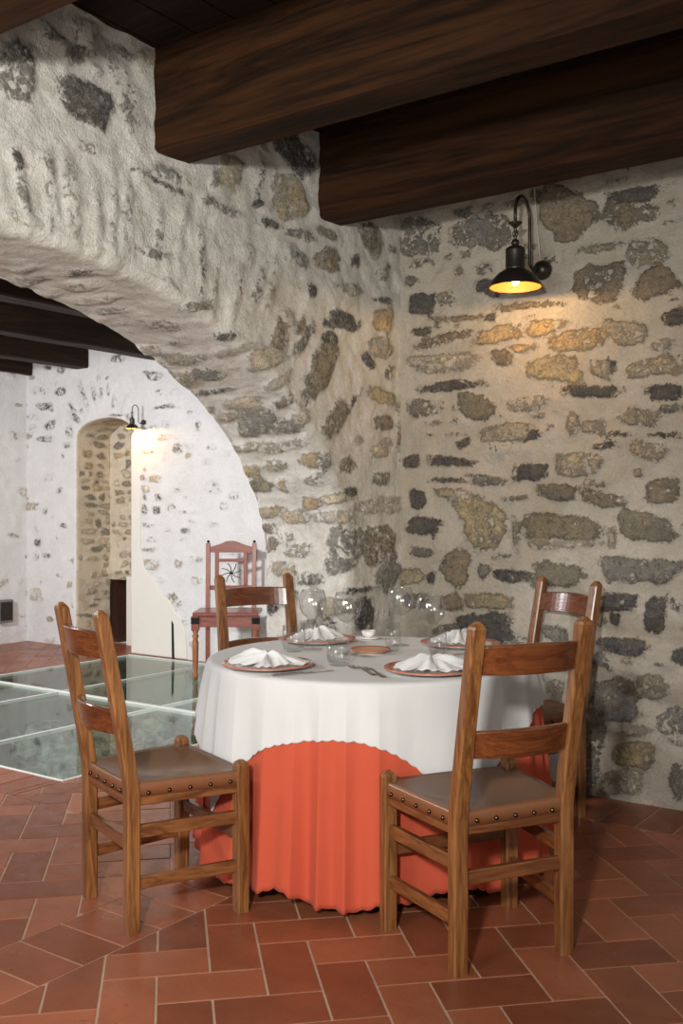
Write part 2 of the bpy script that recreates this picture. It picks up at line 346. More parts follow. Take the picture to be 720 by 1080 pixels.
F_ST = [(64,413,6,5,0,'D'),(47,429,8,4,0,'D'),(54,448,7,4,-38,'D'),(47,463,9,3,0,'D'),(34,440,7,3,0,'G'),(35,452,5,4,0,'G'),(42,413,9,4,0,'P'),(9,418,4,4,0,'B'),(17,450,6,8,0,'Y'),
(51,388,4,2,0,'D'),(64,391,4,3,0,'D'),(20,495,6,5,0,'P'),(5,507,4,4,0,'R'),(52,502,5,5,0,'T'),(47,539,4,3,0,'G'),(67,554,3,2,0,'D'),(67,481,2,2,0,'G'),(73,455,4,5,0,'G'),(71,470,5,3,0,'G'),
(79,440,8,3,48,'D'),(75,429,2,5,-30,'D'),(89,418,3,17,-20,'G'),(100,416,3,12,-14,'G'),(107,412,2,11,0,'G'),(115,411,2,6,0,'G'),(120,423,2,7,5,'T'),(131,428,2,9,20,'P'),(125,438,6,1,0,'D'),(4,533,3,4,0,'B'),
(33,534,8,4,0,'Y'),(17,535,6,6,0,'T'),(24,572,3,3,0,'D'),(40,572,4,4,0,'D'),(14,586,5,4,0,'G'),(38,587,3,4,0,'G'),(50,586,5,3,0,'G'),(38,627,7,7,0,'C'),(25,626,5,5,0,'Y'),(18,650,5,7,0,'T'),(16,667,6,4,0,'G'),
(174,429,9,2,-8,'D'),(209,450,3,5,0,'G'),(155,462,8,2,-20,'G'),(157,476,7,3,-5,'T'),(187,472,5,5,0,'B'),(222,472,5,3,0,'T'),(217,487,4,3,0,'G'),(164,505,6,4,0,'O'),(226,513,9,8,0,'G'),(186,517,4,2,0,'G'),
(167,524,4,4,0,'D'),(153,523,2,4,0,'D'),(165,538,4,4,0,'D'),(153,537,3,5,0,'D'),(198,540,10,2,0,'P'),(155,554,5,2,0,'B'),(226,553,6,2,0,'P'),(156,580,6,2,0,'D'),(158,595,10,6,10,'T'),(162,397,9,5,0,'D'),
(125,378,7,4,0,'D'),(153,613,3,4,0,'R'),(171,611,4,4,0,'P'),(184,634,10,6,38,'B'),(172,640,4,2,40,'G'),(207,612,6,4,0,'T'),(195,655,5,5,0,'T'),(208,590,6,3,0,'C'),(184,668,2.2,24,1,'K'),(178,668,1.6,22,-2,'G')]  # the K entry paints the darkness of a gap, not a stone

def stones_traced(ST, px, py, dep, P3, sdf, tint, expo, wob=.34, fac=None):
    nz = fbm(P3, 9, 3, 31)*wob + fbm(P3, 30, 2, 55)*wob*.5; rs = random.Random(77)
    for (x, y, a, b, ang, k) in ST:
        r = math.hypot(a, b)*1.5+3
        idx = np.where((abs(px-x) < r) & (abs(py-y) < r))[0]
        if not len(idx): continue
        ca, sa = math.cos(math.radians(ang)), math.sin(math.radians(ang))
        dx, dy = px[idx]-x, py[idx]-y
        u = (dx*ca+dy*sa)/a; v_ = (-dx*sa+dy*ca)/b; k1, k2 = rs.uniform(-.2, .2), rs.uniform(-.2, .2); pw = rs.uniform(2., 4.5)
        u, v_ = u*(1+k2*v_)+k1*v_*(.4 if a > 2*b else 1), v_*(1+rs.uniform(-.22, .22)*u)
        e = (abs(u)**pw+abs(v_)**pw)**(1/pw)*1.02; ex = EXPO[k]*rs.uniform(.8, 1.15)*(fac(x, y, a, b) if fac else 1)
        s = (1-e+nz[idx])*min(a, b)*dep[idx]/F
        better = s > sdf[idx]
        ii = idx[better]; sdf[ii] = s[better]; tint[ii] = np.array(TINT[k]); expo[ii] = ex
def stones_random(U, V, u0, u1, v0, v1, P3, sdf, tint, expo, course, width, keep, tints, seed, wob=.3, mask=None, fade=0., elim=(.2, .6)):
    """coursed rubble in surface metres; stones only where the traced ones leave room"""
    r = random.Random(seed); nz = fbm(P3, 8, 3, seed)*wob + fbm(P3, 26, 2, seed+5)*wob*.4
    base = sdf.copy()
    v_ = v0
    while v_ < v1:
        h = r.uniform(*course); u_ = u0 + r.uniform(0, width[1])
        while u_ < u1:
            w = r.uniform(*width)*(h/(sum(course)/2))**.4
            if r.random() < keep:
                cu, cv = u_+w/2, v_+h/2+r.uniform(-.15, .15)*h
                a, b = w/2*r.uniform(.7, .95), h/2*r.uniform(.6, .95); ang = r.uniform(-.12, .12)
                ca, sa = math.cos(ang), math.sin(ang)
                idx = np.where((abs(U-cu) < a*1.6) & (abs(V-cv) < b*1.9))[0]
                if len(idx) and (mask is None or mask[idx].any()) and (len(bi := base[idx][(abs(U[idx]-cu) < a*1.05) & (abs(V[idx]-cv) < b*1.05)]) and bi.max() < .004):
                    du, dv = U[idx]-cu, V[idx]-cv
                    uu = (du*ca+dv*sa)/a; vv = (-du*sa+dv*ca)/b; k1 = r.uniform(-.35, .35); pw = r.uniform(2, 4.5); uu = uu+k1*vv; vv = vv*(1+r.uniform(-.35, .35)*uu); ex = r.uniform(*elim)
                    e = (abs(uu)**pw + abs(vv)**pw)**(1/pw)
                    s = (1-e+nz[idx])*min(a, b) - fade*r.random()
                    if mask is not None: s = np.where(mask[idx], s, -1)
                    better = s > sdf[idx]; ii = idx[better]; sdf[ii] = s[better]
                    tint[ii] = np.array(TINT[r.choice(tints)])*r.uniform(.8, 1.15); expo[ii] = ex
            u_ += w + .02
        v_ += h + .012
def relief(P, sgn, sdf, P3, amp=.026, wav=.013, bulge=.009):
    du = np.gradient(P, axis=0); dv = np.gradient(P, axis=1)
    N = np.cross(du, dv); N /= np.linalg.norm(N, axis=-1, keepdims=True)+1e-12
    s = sdf.reshape(P.shape[:2])
    d = bulge*np.clip(s/.03+.25, 0, 1)**.6 + wav*fbm(P3, 2.6, 4, 3).reshape(s.shape) + amp*.4*fbm(P3, 14, 3, 9).reshape(s.shape)
    return P + sgn*N*d[..., None]

# right wall (plane y = 0)
xs = np.linspace(-.02, 4.6, 520); xs = np.concatenate([np.linspace(-.02, 1.9, 270), np.linspace(1.91, 4.6, 150)])
zs = np.linspace(-.04, 3.04, 360)
P = np.zeros((len(xs), len(zs), 3)); P[..., 0] = xs[:, None]; P[..., 2] = zs[None]
P3 = P.reshape(-1, 3); px, py, dep = project(P3[:,0], P3[:,1], P3[:,2])
sdf = np.full(len(P3), -.05); expo = np.zeros(len(P3)); tint = np.tile(np.array(TINT['T']), (len(P3), 1))
stones_traced(R_ST, px, py, dep, P3, sdf, tint, expo)
stones_random(P3[:,0], P3[:,2], 0, 4.6, 0, 3, P3, sdf, tint, expo, (.04, .11), (.08, .24), .95, 'GDBTTTYVWG', 11, fade=.015, elim=(.15, .5))
PR = relief(P, -1, sdf, P3)
# keep normals to -y: du=x, dv=z -> cross = -y
PR = relief(P, 1, sdf, P3)
wr = grid_mesh('wall_right', PR, M_right, attrs={'expo': expo.reshape(P.shape[:2]), 'stone': sdf.reshape(P.shape[:2]), 'tint': tint.reshape(*P.shape)}); tag(wr, kind='structure')

def sheet(O, Tt, depth, axis, front, back_sign, nf, rc=.045, ns=26):
    """wall with an opening: O outline (n,2) in plane coords, Tt outer targets; rows run from the back edge of the soffit to the outer rim.
    axis: 'x' plane is x=front (coords y,z); 'y' plane is y=front (coords x,z). back_sign: direction into the wall."""
    n = len(O); d = Tt-O; L = np.linalg.norm(d, axis=1, keepdims=True); nn = d/np.maximum(L, 1e-6)
    rows = []; params = []
    for i in range(ns):
        k = depth - (depth-rc)*i/(ns-1); rows.append((O.copy(), np.full(n, k)))
    for i in range(1, 6):
        ph = PI/2*i/6; rows.append((O + nn*rc*(1-math.cos(ph)), np.full(n, rc*(1-math.sin(ph)))))
    for i in range(nf):
        tt = (i/(nf-1))**1.35
        rows.append((O + nn*(rc + (L-rc)*tt), np.zeros(n)))
    nr = len(rows); P = np.zeros((n, nr, 3))
    for j, (q, k) in enumerate(rows):
        if axis == 'x': P[:, j, 0] = front + back_sign*k; P[:, j, 1] = q[:, 0]; P[:, j, 2] = q[:, 1]
        else: P[:, j, 0] = q[:, 0]; P[:, j, 1] = front + back_sign*k; P[:, j, 2] = q[:, 1]
    return P, ns+5

# left wall with the big arch (plane x = 0, opening y -4.1..-.5)
YC, A_, B_, ZS = -2.30, 1.84, 1.17, 1.0
O = []; Tt = []
for z in np.linspace(-.04, ZS, 110, endpoint=False): O.append((YC+A_, z)); Tt.append((.02, z))
for a in np.linspace(0, PI, 640):
    O.append((YC+A_*math.cos(a), ZS+B_*math.sin(a)))
    dy, dz = math.cos(a)*A_, math.sin(a)*B_
    k = min([(.02-YC)/dy if dy > 1e-6 else 1e9, (-5.6-YC)/dy if dy < -1e-6 else 1e9, (3.04-ZS)/dz if dz > 1e-6 else 1e9])
    Tt.append((YC+dy*k, ZS+dz*k))
for z in np.linspace(ZS, -.04, 30)[1:]: O.append((YC-A_, z)); Tt.append((-5.6, z))
O = np.array(O); Tt = np.array(Tt)
TW = .5
P, nso = sheet(O, Tt, TW, 'x', 0., -1, 150)
P3 = P.reshape(-1, 3); px, py, dep = project(P3[:,0], P3[:,1], P3[:,2])
sdf = np.full(len(P3), -.05); expo = np.zeros(len(P3)); tint = np.tile(np.array(TINT['T']), (len(P3), 1))
stones_traced(L_ST, px, py, dep, P3, sdf, tint, expo, .34, lambda x, y, a, b: .55 if (b > 3*a and x < 300) else 1.)
arc = np.concatenate([[0], np.cumsum(np.linalg.norm(np.diff(O, axis=0), axis=1))])
S2 = np.repeat(arc[:, None], P.shape[1], 1).reshape(-1)
colj = np.tile(np.arange(P.shape[1]), len(O))
D2 = -P3[:, 0]
stones_random(P3[:,1], P3[:,2], -5.6, 0, 0, 3, P3, sdf, tint, expo, (.06, .14), (.1, .26), .85, 'GTTYWWBT', 5, mask=colj >= nso, fade=.02, elim=(.1, .45))
stones_random(D2, S2, 0, TW, 0, 3.2, P3, sdf, tint, expo, (.06, .12), (.1, .3), .8, 'TWTGWY', 6, mask=colj < nso, fade=.02, elim=(.1, .45))
PL = relief(P, 1, sdf, P3, wav=.016)
tst = np.cross(np.gradient(P, axis=0), np.gradient(P, axis=1))[50, -10]
if tst[0] < 0: PL = relief(P, -1, sdf, P3, wav=.016)
wl = grid_mesh('wall_left', PL, M_left, attrs={'expo': expo.reshape(P.shape[:2]), 'stone': sdf.reshape(P.shape[:2]), 'tint': tint.reshape(*P.shape)}, flip=tst[0] < 0); tag(wl, kind='structure')
# its rear face towards the far room, and the pier behind the right wall
bk = np.zeros((len(O), 2, 3)); bk[:, 0, 0] = bk[:, 1, 0] = -TW; bk[:, 0, 1:] = O; bk[:, 1, 1:] = Tt
PB = bk
att = {'stone': np.full(len(O)*2, -.05), 'tint': np.zeros((len(O), 2, 3))}
tag(grid_mesh('wall_left_rear', PB, M_left, attrs=att, flip=tst[0] > 0), kind='structure')
bm = bmesh.new(); box(bm, -.5, 4.6, .06, 2.0, -.05, 3.05)
tag(build('wall_right_core', bm, M_left), kind='structure')

# far whitewashed wall (plane y = 1.98) with its doorway recess
YF, XL, XR, RD = 1.98, -4.86, -4.09, .42
O = []; Tt = []; X0, X1 = -5.75, -.45
for z in np.linspace(-.04, 1.98, 230, endpoint=False): O.append((XR, z)); Tt.append((X1, (z+.04)*3.08/2.02-.04))
na = 330
for i, a in enumerate(np.linspace(0, PI, na)):
    O.append(((XL+XR)/2+(XR-XL)/2*math.cos(a), 1.98+.17*math.sin(a))); Tt.append((X1+(X0-X1)*i/(na-1), 3.04))
for z in np.linspace(1.98, -.04, 130)[1:]: O.append((XL, z)); Tt.append((X0, (z+.04)*3.08/2.02-.04))
O = np.array(O); Tt = np.array(Tt)
P, nso = sheet(O, Tt, RD, 'y', YF, 1, 190, rc=.03, ns=30)
P3 = P.reshape(-1, 3); px, py, dep = project(P3[:,0], P3[:,1], P3[:,2])
sdf = np.full(len(P3), -.05); expo = np.zeros(len(P3)); tint = np.tile(np.array(TINT['T']), (len(P3), 1))
colj = np.tile(np.arange(P.shape[1]), len(O))
stones_traced([s for s in F_ST], px, py, dep, P3, sdf, tint, expo, .3, lambda x, y, a, b: .62)
sdf = np.where(colj < nso, -.05, sdf)
cream = (px > 124) & (px < 176) & (py > 598) & (colj >= nso)
stones_random(P3[:,0], P3[:,2], X0, X1, 0, 3, P3, sdf, tint, expo, (.06, .1), (.08, .2), .22, 'TWWCYPG', 8, mask=(colj >= nso) & ~cream, fade=.03)
D2 = P3[:, 1]-YF
stones_random(D2, P3[:,2], 0, RD, 0, 2.2, P3, sdf, tint, expo, (.05, .09), (.07, .2), .95, 'TYTBGOV', 18, mask=(colj < nso) & (P3[:,0] < -4.3), fade=.005, elim=(.5, .9))
n_ = np.cross(np.gradient(P, axis=0), np.gradient(P, axis=1))[50, -10]
sg = -1 if n_[1] > 0 else 1
PF = relief(P, sg, sdf, P3, amp=.006, wav=.014, bulge=.008)
mortar = np.zeros(len(P3))
t = M_far.node_tree
wf = grid_mesh('wall_back', PF, M_far, attrs={'expo': expo.reshape(P.shape[:2]), 'stone': sdf.reshape(P.shape[:2]), 'tint': tint.reshape(*P.shape)}, flip=sg < 0); tag(wf, kind='structure')
# the recess is bare buff rubble, its colour warmed for the lamp light: same mesh, second material slot on its soffit and jambs
wf.data.materials.append(M_niche)
nu, nv = P.shape[:2]
mi = np.zeros((nu-1, nv-1), dtype=np.int32); mi[:, :nso-3] = 1
mi[:215, :nso] = 0                      # the right jamb is smooth and pale
wf.data.polygons.foreach_set('material_index', mi.reshape(-1))
# back of the recess: buff rubble with painted lamp warmth above, low dark opening below
g = np.zeros((50, 150, 3)); g[..., 0] = np.linspace(XL-.03, XR+.05, 50)[:, None]; g[..., 1] = YF+RD; g[..., 2] = np.linspace(.62, 2.2, 150)[None]
G3 = g.reshape(-1, 3); s_ = np.full(len(G3), -.05); ex_ = np.zeros(len(G3)); tt = np.tile(np.array(TINT['T']), (len(G3), 1))
stones_random(G3[:,0], G3[:,2], XL, XR, .6, 2.2, G3, s_, tt, ex_, (.05, .09), (.07, .2), .95, 'TYTBGOC', 21, fade=.005, elim=(.5, .9))
g = relief(g, 1, s_, G3, bulge=.01)
lip = np.exp(-((g[..., 2]-.70)/.06)**2); g[..., 1] -= .05*lip
tag(grid_mesh('wall_recess', g, M_niche, attrs={'expo': ex_, 'stone': s_, 'tint': tt.reshape(50, 150, 3)}), kind='structure')
bm = bmesh.new(); box(bm, XL+.30, XR+.05, YF+RD-.06, YF+RD+.02, -.02, .66)
tag(build('wall_recess_lower', bm, M_cream), kind='structure')
bm = bmesh.new(); box(bm, XL-.02, XL+.30, YF+RD+.25, YF+RD+.3, -.02, .8); box(bm, XL-.1, XL-.02, YF+RD, YF+RD+.3, -.02, .8)
d_ = build('door_1', bm, M_darkwood); tag(d_, kind='structure')
# smooth cream plaster dado right of the doorway
pts = [(XR-.005, 0), (-3.40, 0), (-3.42, .25), (-3.47, .36), (-3.55, .42), (-3.6, .50), (-3.72, .56), (-3.80, .68), (-3.9, .74), (-3.98, .95), (-3.975, 1.9), (-4.0, 1.99), (-4.07, 2.0), (XR-.005, 1.97)]
bm = bmesh.new()
fr = [bm.verts.new((x, YF-.016, z)) for x, z in pts]; bb = [bm.verts.new((x, YF+.03, z)) for x, z in pts]
bm.faces.new(fr); bm.faces.new(bb[::-1])
for i in range(len(pts)):
    j = (i+1) % len(pts); bm.faces.new((fr[j], fr[i], bb[i], bb[j]))
tag(build('trim_1', bm, M_cream, bevel=.012), kind='structure')
bm = bmesh.new(); v_ = [bm.verts.new(p) for p in ((-3.575, YF-.019, 0), (-3.545, YF-.019, 0), (-3.556, YF-.019, .30), (-3.580, YF-.019, .33), (-3.575, YF, 0), (-3.545, YF, 0), (-3.556, YF, .30), (-3.580, YF, .33))]
for f in ((0,1,2,3),(0,4,5,1),(1,5,6,2),(2,6,7,3),(3,7,4,0)): bm.faces.new([v_[i] for i in f])
tag(build('gap_shade', bm, M_dark), kind='structure')  # raised black strip standing for the darkness inside a gap
# left end wall of the far room
ys = np.linspace(-5.6, 2.02, 300); z_ = np.linspace(-.04, 3.04, 130)
g = np.zeros((300, 130, 3)); g[..., 1] = ys[:, None]; g[..., 2] = z_[None]; g[..., 0] = -5.6
G3 = g.reshape(-1, 3); s_ = np.full(len(G3), -.05); ex_ = np.zeros(len(G3)); tt = np.tile(np.array(TINT['W']), (len(G3), 1))
stones_random(G3[:,1], G3[:,2], -5.6, 2, 0, 3, G3, s_, tt, ex_, (.07, .12), (.1, .25), .3, 'TWWCYPG', 28, fade=.03)
tag(grid_mesh('wall_far_left', relief(g, 1, s_, G3, bulge=.008), M_far, attrs={'expo': ex_, 'stone': s_, 'tint': tt.reshape(300, 130, 3)}), kind='structure')

# ------------------------------------------------------------------ floor
t = NT('terracotta_tile'); v = t.coord('Object'); tl = t.attr('tile')
n = t.noise(v, 3.2, 5, .65); n2 = t.noise(v, 60, 4, .6); n3 = t.noise(v, 14, 4, .6)
c = t.mix(tl, (.165, .049, .022), (.310, .100, .047))
c = t.mix(t.ramp(n, .35, .7), c, t.mix(1., c, (1.25, 1.25, 1.3), 'MULTIPLY'))
c = t.mix(t.math('MULTIPLY', t.ramp(n3, .55, .75), .35), c, t.mix(1., c, (.7, .7, .7), 'MULTIPLY'))
M_tile = t.pbr(c, t.ramp(n3, .25, .75, .26, .42), t.bump(t.math('ADD', n2, t.math('MULTIPLY', n, 2.)), .0015, .5), Specular_IOR_Level=.35)
M_grout = mat_plain('sandy_grout', (.42, .27, .18), .9, 0, .3, 12)
QS, PS = .1465, .159
def clip(poly, f):
    out = []
    for i in range(len(poly)):
        a, b = poly[i], poly[(i+1) % len(poly)]; fa, fb = f(a), f(b)
        if fa >= 0: out.append(a)
        if (fa >= 0) != (fb >= 0):
            k = fa/(fa-fb); out.append((a[0]+(b[0]-a[0])*k, a[1]+(b[1]-a[1])*k))
    return out
tiles = []
def add_tile(poly, rect):
    for f in ((lambda p: p[0]-rect[0]), (lambda p: rect[1]-p[0]), (lambda p: p[1]-rect[2]), (lambda p: rect[3]-p[1])):
        if len(poly) < 3: return
        poly = clip(poly, f)
    if len(poly) < 3: return
    area = sum(poly[i][0]*poly[(i+1) % len(poly)][1]-poly[(i+1) % len(poly)][0]*poly[i][1] for i in range(len(poly)))/2
    if abs(area) < .0012: return
    if area < 0: poly = poly[::-1]
    # inset by half the joint
    gap = .0042; n = len(poly); ins = []
    ed = []
    for i in range(n):
        a, b = poly[i], poly[(i+1) % n]; l = math.hypot(b[0]-a[0], b[1]-a[1])
        if l < 1e-4: continue
        nx, ny = -(b[1]-a[1])/l, (b[0]-a[0])/l; ed.append((a, (nx, ny)))
    q = poly
    for a, nn in ed:
        q = clip(q, lambda p, a=a, nn=nn: (p[0]-a[0])*nn[0]+(p[1]-a[1])*nn[1]-gap)
        if len(q) < 3: return
    tiles.append(q)
def pq(a, b, q0):                       # lattice corner -> room
    q = q0+QS*a; p = 1.872+PS*b
    return ((p+q)/math.sqrt(2), (q-p)/math.sqrt(2))
def herring(rect, q0, mirror):
    cx = [(x-y)/math.sqrt(2) for x in rect[:2] for y in rect[2:]]; cq = [(x+y)/math.sqrt(2) for x in rect[:2] for y in rect[2:]]
    a0, a1 = int((min(cq)-q0)/QS)-3, int((max(cq)-q0)/QS)+3
    b0, b1 = int((min(cx)-1.872)/PS)-3, int((max(cx)-1.872)/PS)+3
    for a in range(a0, a1):
        for b in range(b0, b1):
            if not mirror:
                d = (b-a) % 4
                if d == 0: cells = (a, a+2, b, b+1)
                elif d == 1: cells = (a, a+1, b, b+2)
                else: continue
            else:
                e = (b+a+2) % 4
                if e == 2: cells = (a, a+2, b, b+1)
                elif e == 0: cells = (a, a+1, b, b+2)
                else: continue
            A0, A1, B0, B1 = cells
            add_tile([pq(A0, B0, q0), pq(A1, B0, q0), pq(A1, B1, q0), pq(A0, B1, q0)], rect)
GX0, GX1, GY0, GY1 = -4.04, -1.12, -1.23, 1.90
herring((.485, 4.6, -5.6, -.345), -.903, False)
herring((-5.6, .2, -5.6, -1.52), -1.595, True)
herring((GX1, .2, -1.52, -.345), -1.595, True)
herring((GX1, -.45, -.345, 2.0), -1.595, True)
herring((-5.6, GX0, GY0, 2.0), -1.595, True)
def course(x0, x1, y0, y1, along, step, off=0):
    if along == 'y':
        k = y0+off-step
        while k < y1: add_tile([(x0, k), (x1, k), (x1, k+step), (x0, k+step)], (x0, x1, y0, y1)); k += step
    else:
        k = x0+off-step
        while k < x1: add_tile([(k, y0), (k+step, y0), (k+step, y1), (k, y1)], (x0, x1, y0, y1)); k += step
course(.2, .485, -5.6, 0, 'y', .153, (-2.62+5.6) % .153)
course(.485, 4.6, -.345, 0, 'x', .153, (1.18-.485) % .153)
course(-5.6, GX1, -1.52, GY0, 'x', .153)
course(-.45, .2, -.345, 0, 'x', .153)
course(-5.6, -.45, GY1, 2.35, 'x', .153)
me = bpy.data.meshes.new('floor'); bm = bmesh.new(); lay = bm.faces.layers.float.new('tile')
rr = random.Random(3)
for q in tiles:
    val = rr.random(); dz = rr.uniform(0, .0008)
    top = [bm.verts.new((x, y, dz)) for x, y in q]
    cx_, cy_ = sum(p[0] for p in q)/len(q), sum(p[1] for p in q)/len(q)
    out = [bm.verts.new((x+(x-cx_)*.006, y+(y-cy_)*.006, -.0035)) for x, y in q]
    f = bm.faces.new(top); f[lay] = val
    for i in range(len(q)):
        j = (i+1) % len(q); f = bm.faces.new((top[j], top[i], out[i], out[j])); f[lay] = val
bm.to_mesh(me); bm.free(); me.materials.append(M_tile)
fo = link(bpy.data.objects.new('floor', me)); tag(fo, kind='structure')
bm = bmesh.new()
for (x0, x1, y0, y1) in ((-5.7, 4.6, -5.6, GY0), (-5.7, GX0, GY0, 2.45), (GX1, 4.6, GY0, .1), (GX1, -.4, .1, 2.45), (GX0, GX1, GY1, 2.75)):
    box(bm, x0, x1, y0, y1, -.12, -.0022)
tag(build('floor_grout', bm, M_grout), kind='structure')

# glass floor over the excavation
gf = empty('glass_floor', (-2.58, .35, 0), 0, 'greenish walk-on glass floor in white steel frame showing rubble below', 'glass floor')
bars_x = [GX0+.01, -3.07, -2.08, GX1-.01]
def loc(bm_args): return bm_args
for k, bx in enumerate(bars_x):
    bm = bmesh.new(); box(bm, bx-.008+2.58, bx+.008+2.58, GY0-.35, GY1-.35, -.022, .002); build('frame_bar', bm, M_frame, gf, bevel=.002)
for by, w in ((GY0+.008, .008), (.34, .018), (GY1-.01, .01)):
    bm = bmesh.new(); box(bm, GX0+2.58, GX1+2.58, by-w-.35, by+w-.35, -.024, .0035); build('frame_bar', bm, M_frame, gf, bevel=.002)
for i in range(3):
    for (y0, y1) in ((GY0+.02, .32), (.36, GY1-.02)):
        x0, x1 = bars_x[i]+.011, bars_x[i+1]-.011
        bm = bmesh.new(); vs = [bm.verts.new((x+2.58, y-.35, -.001)) for x, y in ((x0, y0), (x1, y0), (x1, y1), (x0, y1))]; bm.faces.new(vs)
        vs = [bm.verts.new((x+2.58, y-.35, -.019)) for x, y in ((x0, y0), (x1, y0), (x1, y1), (x0, y1))]; bm.faces.new(vs[::-1])
        build('glass_pane', bm, M_glassfloor, gf)
# pit and rubble
M_pit = mat_plain('pit_earth', (.34, .37, .31), .9, 0, .45, 9, .02)
bm = bmesh.new(); x0, x1, y0, y1, zb = GX0-.02, GX1+.02, GY0-.02, GY1+.02, -.75
v8 = [bm.verts.new(p) for p in ((x0,y0,zb),(x1,y0,zb),(x1,y1,zb),(x0,y1,zb),(x0,y0,-.03),(x1,y0,-.03),(x1,y1,-.03),(x0,y1,-.03))]
for f in ((0,1,2,3),(0,4,5,1),(1,5,6,2),(2,6,7,3),(3,7,4,0)): bm.faces.new([v8[i] for i in f])
tag(build('floor_pit', bm, M_pit), kind='structure')
t = NT('pit_rock'); v = t.coord('Object'); n = t.noise(v, 7, 5, .7); n2 = t.noise(v, 40, 4, .7)
c = t.mix(t.ramp(n, .35, .65), (.10, .13, .12), (.66, .68, .60)); c = t.mix(t.math('MULTIPLY', t.ramp(t.noise(v, 2.5, 3, .6), .5, .65), .6), c, (.13, .24, .15))
M_rock = t.pbr(c, .85, t.bump(n2, .02, .8))
bm = bmesh.new(); r = random.Random(12)
ico = bmesh.new(); bmesh.ops.create_icosphere(ico, subdivisions=2, radius=1); iv = [v.co.copy() for v in ico.verts]; ifc = [[v.index for v in f.verts] for f in ico.faces]; ico.free()
for k in range(520):
    s = r.uniform(.06, .2)*(.6 if k % 3 else 1.1); cx_, cy_ = r.uniform(GX0+.1, GX1-.1), r.uniform(GY0+.1, GY1-.1)
    edge = min(cx_-GX0, GX1-cx_, cy_-GY0, GY1-cy_)
    cz = -.70 + r.uniform(0, .08) + max(0, .35-edge)*.8; cz = min(cz, -.12-s*.8)
    R3 = Matrix.Rotation(r.uniform(0, 6), 3, 'Z') @ Matrix.Rotation(r.uniform(-.5, .5), 3, 'X')
    sx, sy, sz = s*r.uniform(.8, 1.3), s*r.uniform(.7, 1.1), s*r.uniform(.5, .9)
    vs = [bm.verts.new(Vector((cx_, cy_, cz)) + R3 @ Vector((c_.x*sx*(1+.25*math.sin(7*c_.y+k)), c_.y*sy*(1+.2*math.cos(5*c_.z+k)), c_.z*sz))) for c_ in iv]
    for f in ifc: bm.faces.new([vs[i] for i in f])
rb = build('rubble', bm, M_rock); tag(rb, 'grey green stone rubble lying under the glass floor', 'rubble', kind='stuff')

# ------------------------------------------------------------------ ceiling and beams
bm = bmesh.new()
k = -5.65
while k < 4.55:
    box(bm, k, k+.178, -5.6, 2.5, 3.0, 3.03); k += .183
ce = build('ceiling', bm, M_ceil, bevel=.003, seg=1); tag(ce, kind='structure')
bm = bmesh.new(); box(bm, -5.9, 4.7, -5.7, 2.8, 3.032, 3.1); tag(build('ceiling_deck', bm, M_ceil), kind='structure')
def beam(name, x0, x1, y0, y1, z0, z1, mat, label, seed, lengthaxis):
    o = bpy.data.objects.new
    cx_, cy_, cz = (x0+x1)/2, (y0+y1)/2, z0
    hx, hy, h = (x1-x0)/2, (y1-y0)/2, z1-z0
    n = 60; prof = 7
    # section swept along the length, edges slightly waney
    L = hx if lengthaxis == 'x' else hy; w = hy if lengthaxis == 'x' else hx
    sec = [(-w+.012, 0), (w-.012, 0), (w, .012), (w, h-.002), (-w, h-.002), (-w, .012)]
    P = np.zeros((n, 6, 3))
    for i in range(n):
        u = -L+2*L*i/(n-1)
        for j, (a, b) in enumerate(sec):
            P[i, j] = (u, a, b) if lengthaxis == 'x' else (a, u, b)
    nz = fbm(P.reshape(-1, 3)+seed*3.7, 2.2, 3, seed).reshape(n, 6)*.010
    P[..., 1 if lengthaxis == 'x' else 0] += nz*.6
    P[..., 2] += np.where(P[..., 2] < .1, nz, 0)
    bm = bmesh.new(); vs = [[bm.verts.new(P[i, j]) for j in range(6)] for i in range(n)]
    for i in range(n-1):
        for j in range(6): bm.faces.new((vs[i][j], vs[i+1][j], vs[i+1][(j+1) % 6], vs[i][(j+1) % 6]))
    bm.faces.new(vs[0]); bm.faces.new(vs[-1][::-1]); bmesh.ops.recalc_face_normals(bm, faces=bm.faces)
    ob = build('ceiling_beam', bm, mat); ob.location = (cx_, cy_, cz)
    tag(ob, label, 'beam', 'dark ceiling beams'); return ob
beam('b', -.012, 4.5, -2.79, -2.6, 2.62, 3.0, M_beam, 'dark ceiling beam cut off at the top left corner above the arch', 1, 'x')
beam('b', -.012, 4.5, -1.715, -1.535, 2.62, 3.0, M_beam, 'massive dark ceiling beam above the arch with an orange brown lower edge', 2, 'x')
beam('b', -.012, 4.5, -.70, -.52, 2.615, 3.0, M_beam, 'dark ceiling beam nearest the lamp and the right stone wall', 3, 'x')
for x0, lab in ((-2.78, 'dark ceiling beam seen highest through the stone arch'), (-3.83, 'long dark ceiling beam ending furthest right behind the arch edge'),
                (-4.86, 'shorter dark ceiling beam above the small arched doorway'), (-5.72, 'dark ceiling beam at far left against the end wall')):
    beam('b', x0 if x0 > -5.7 else -5.57, (x0 if x0 > -5.7 else -5.57)+.18-(.0 if x0 > -5.7 else .16)+(.0 if x0 > -5.7 else .05), -5.5, 1.97, 2.63, 3.0, M_beamY, lab, int(-x0*3), 'y')

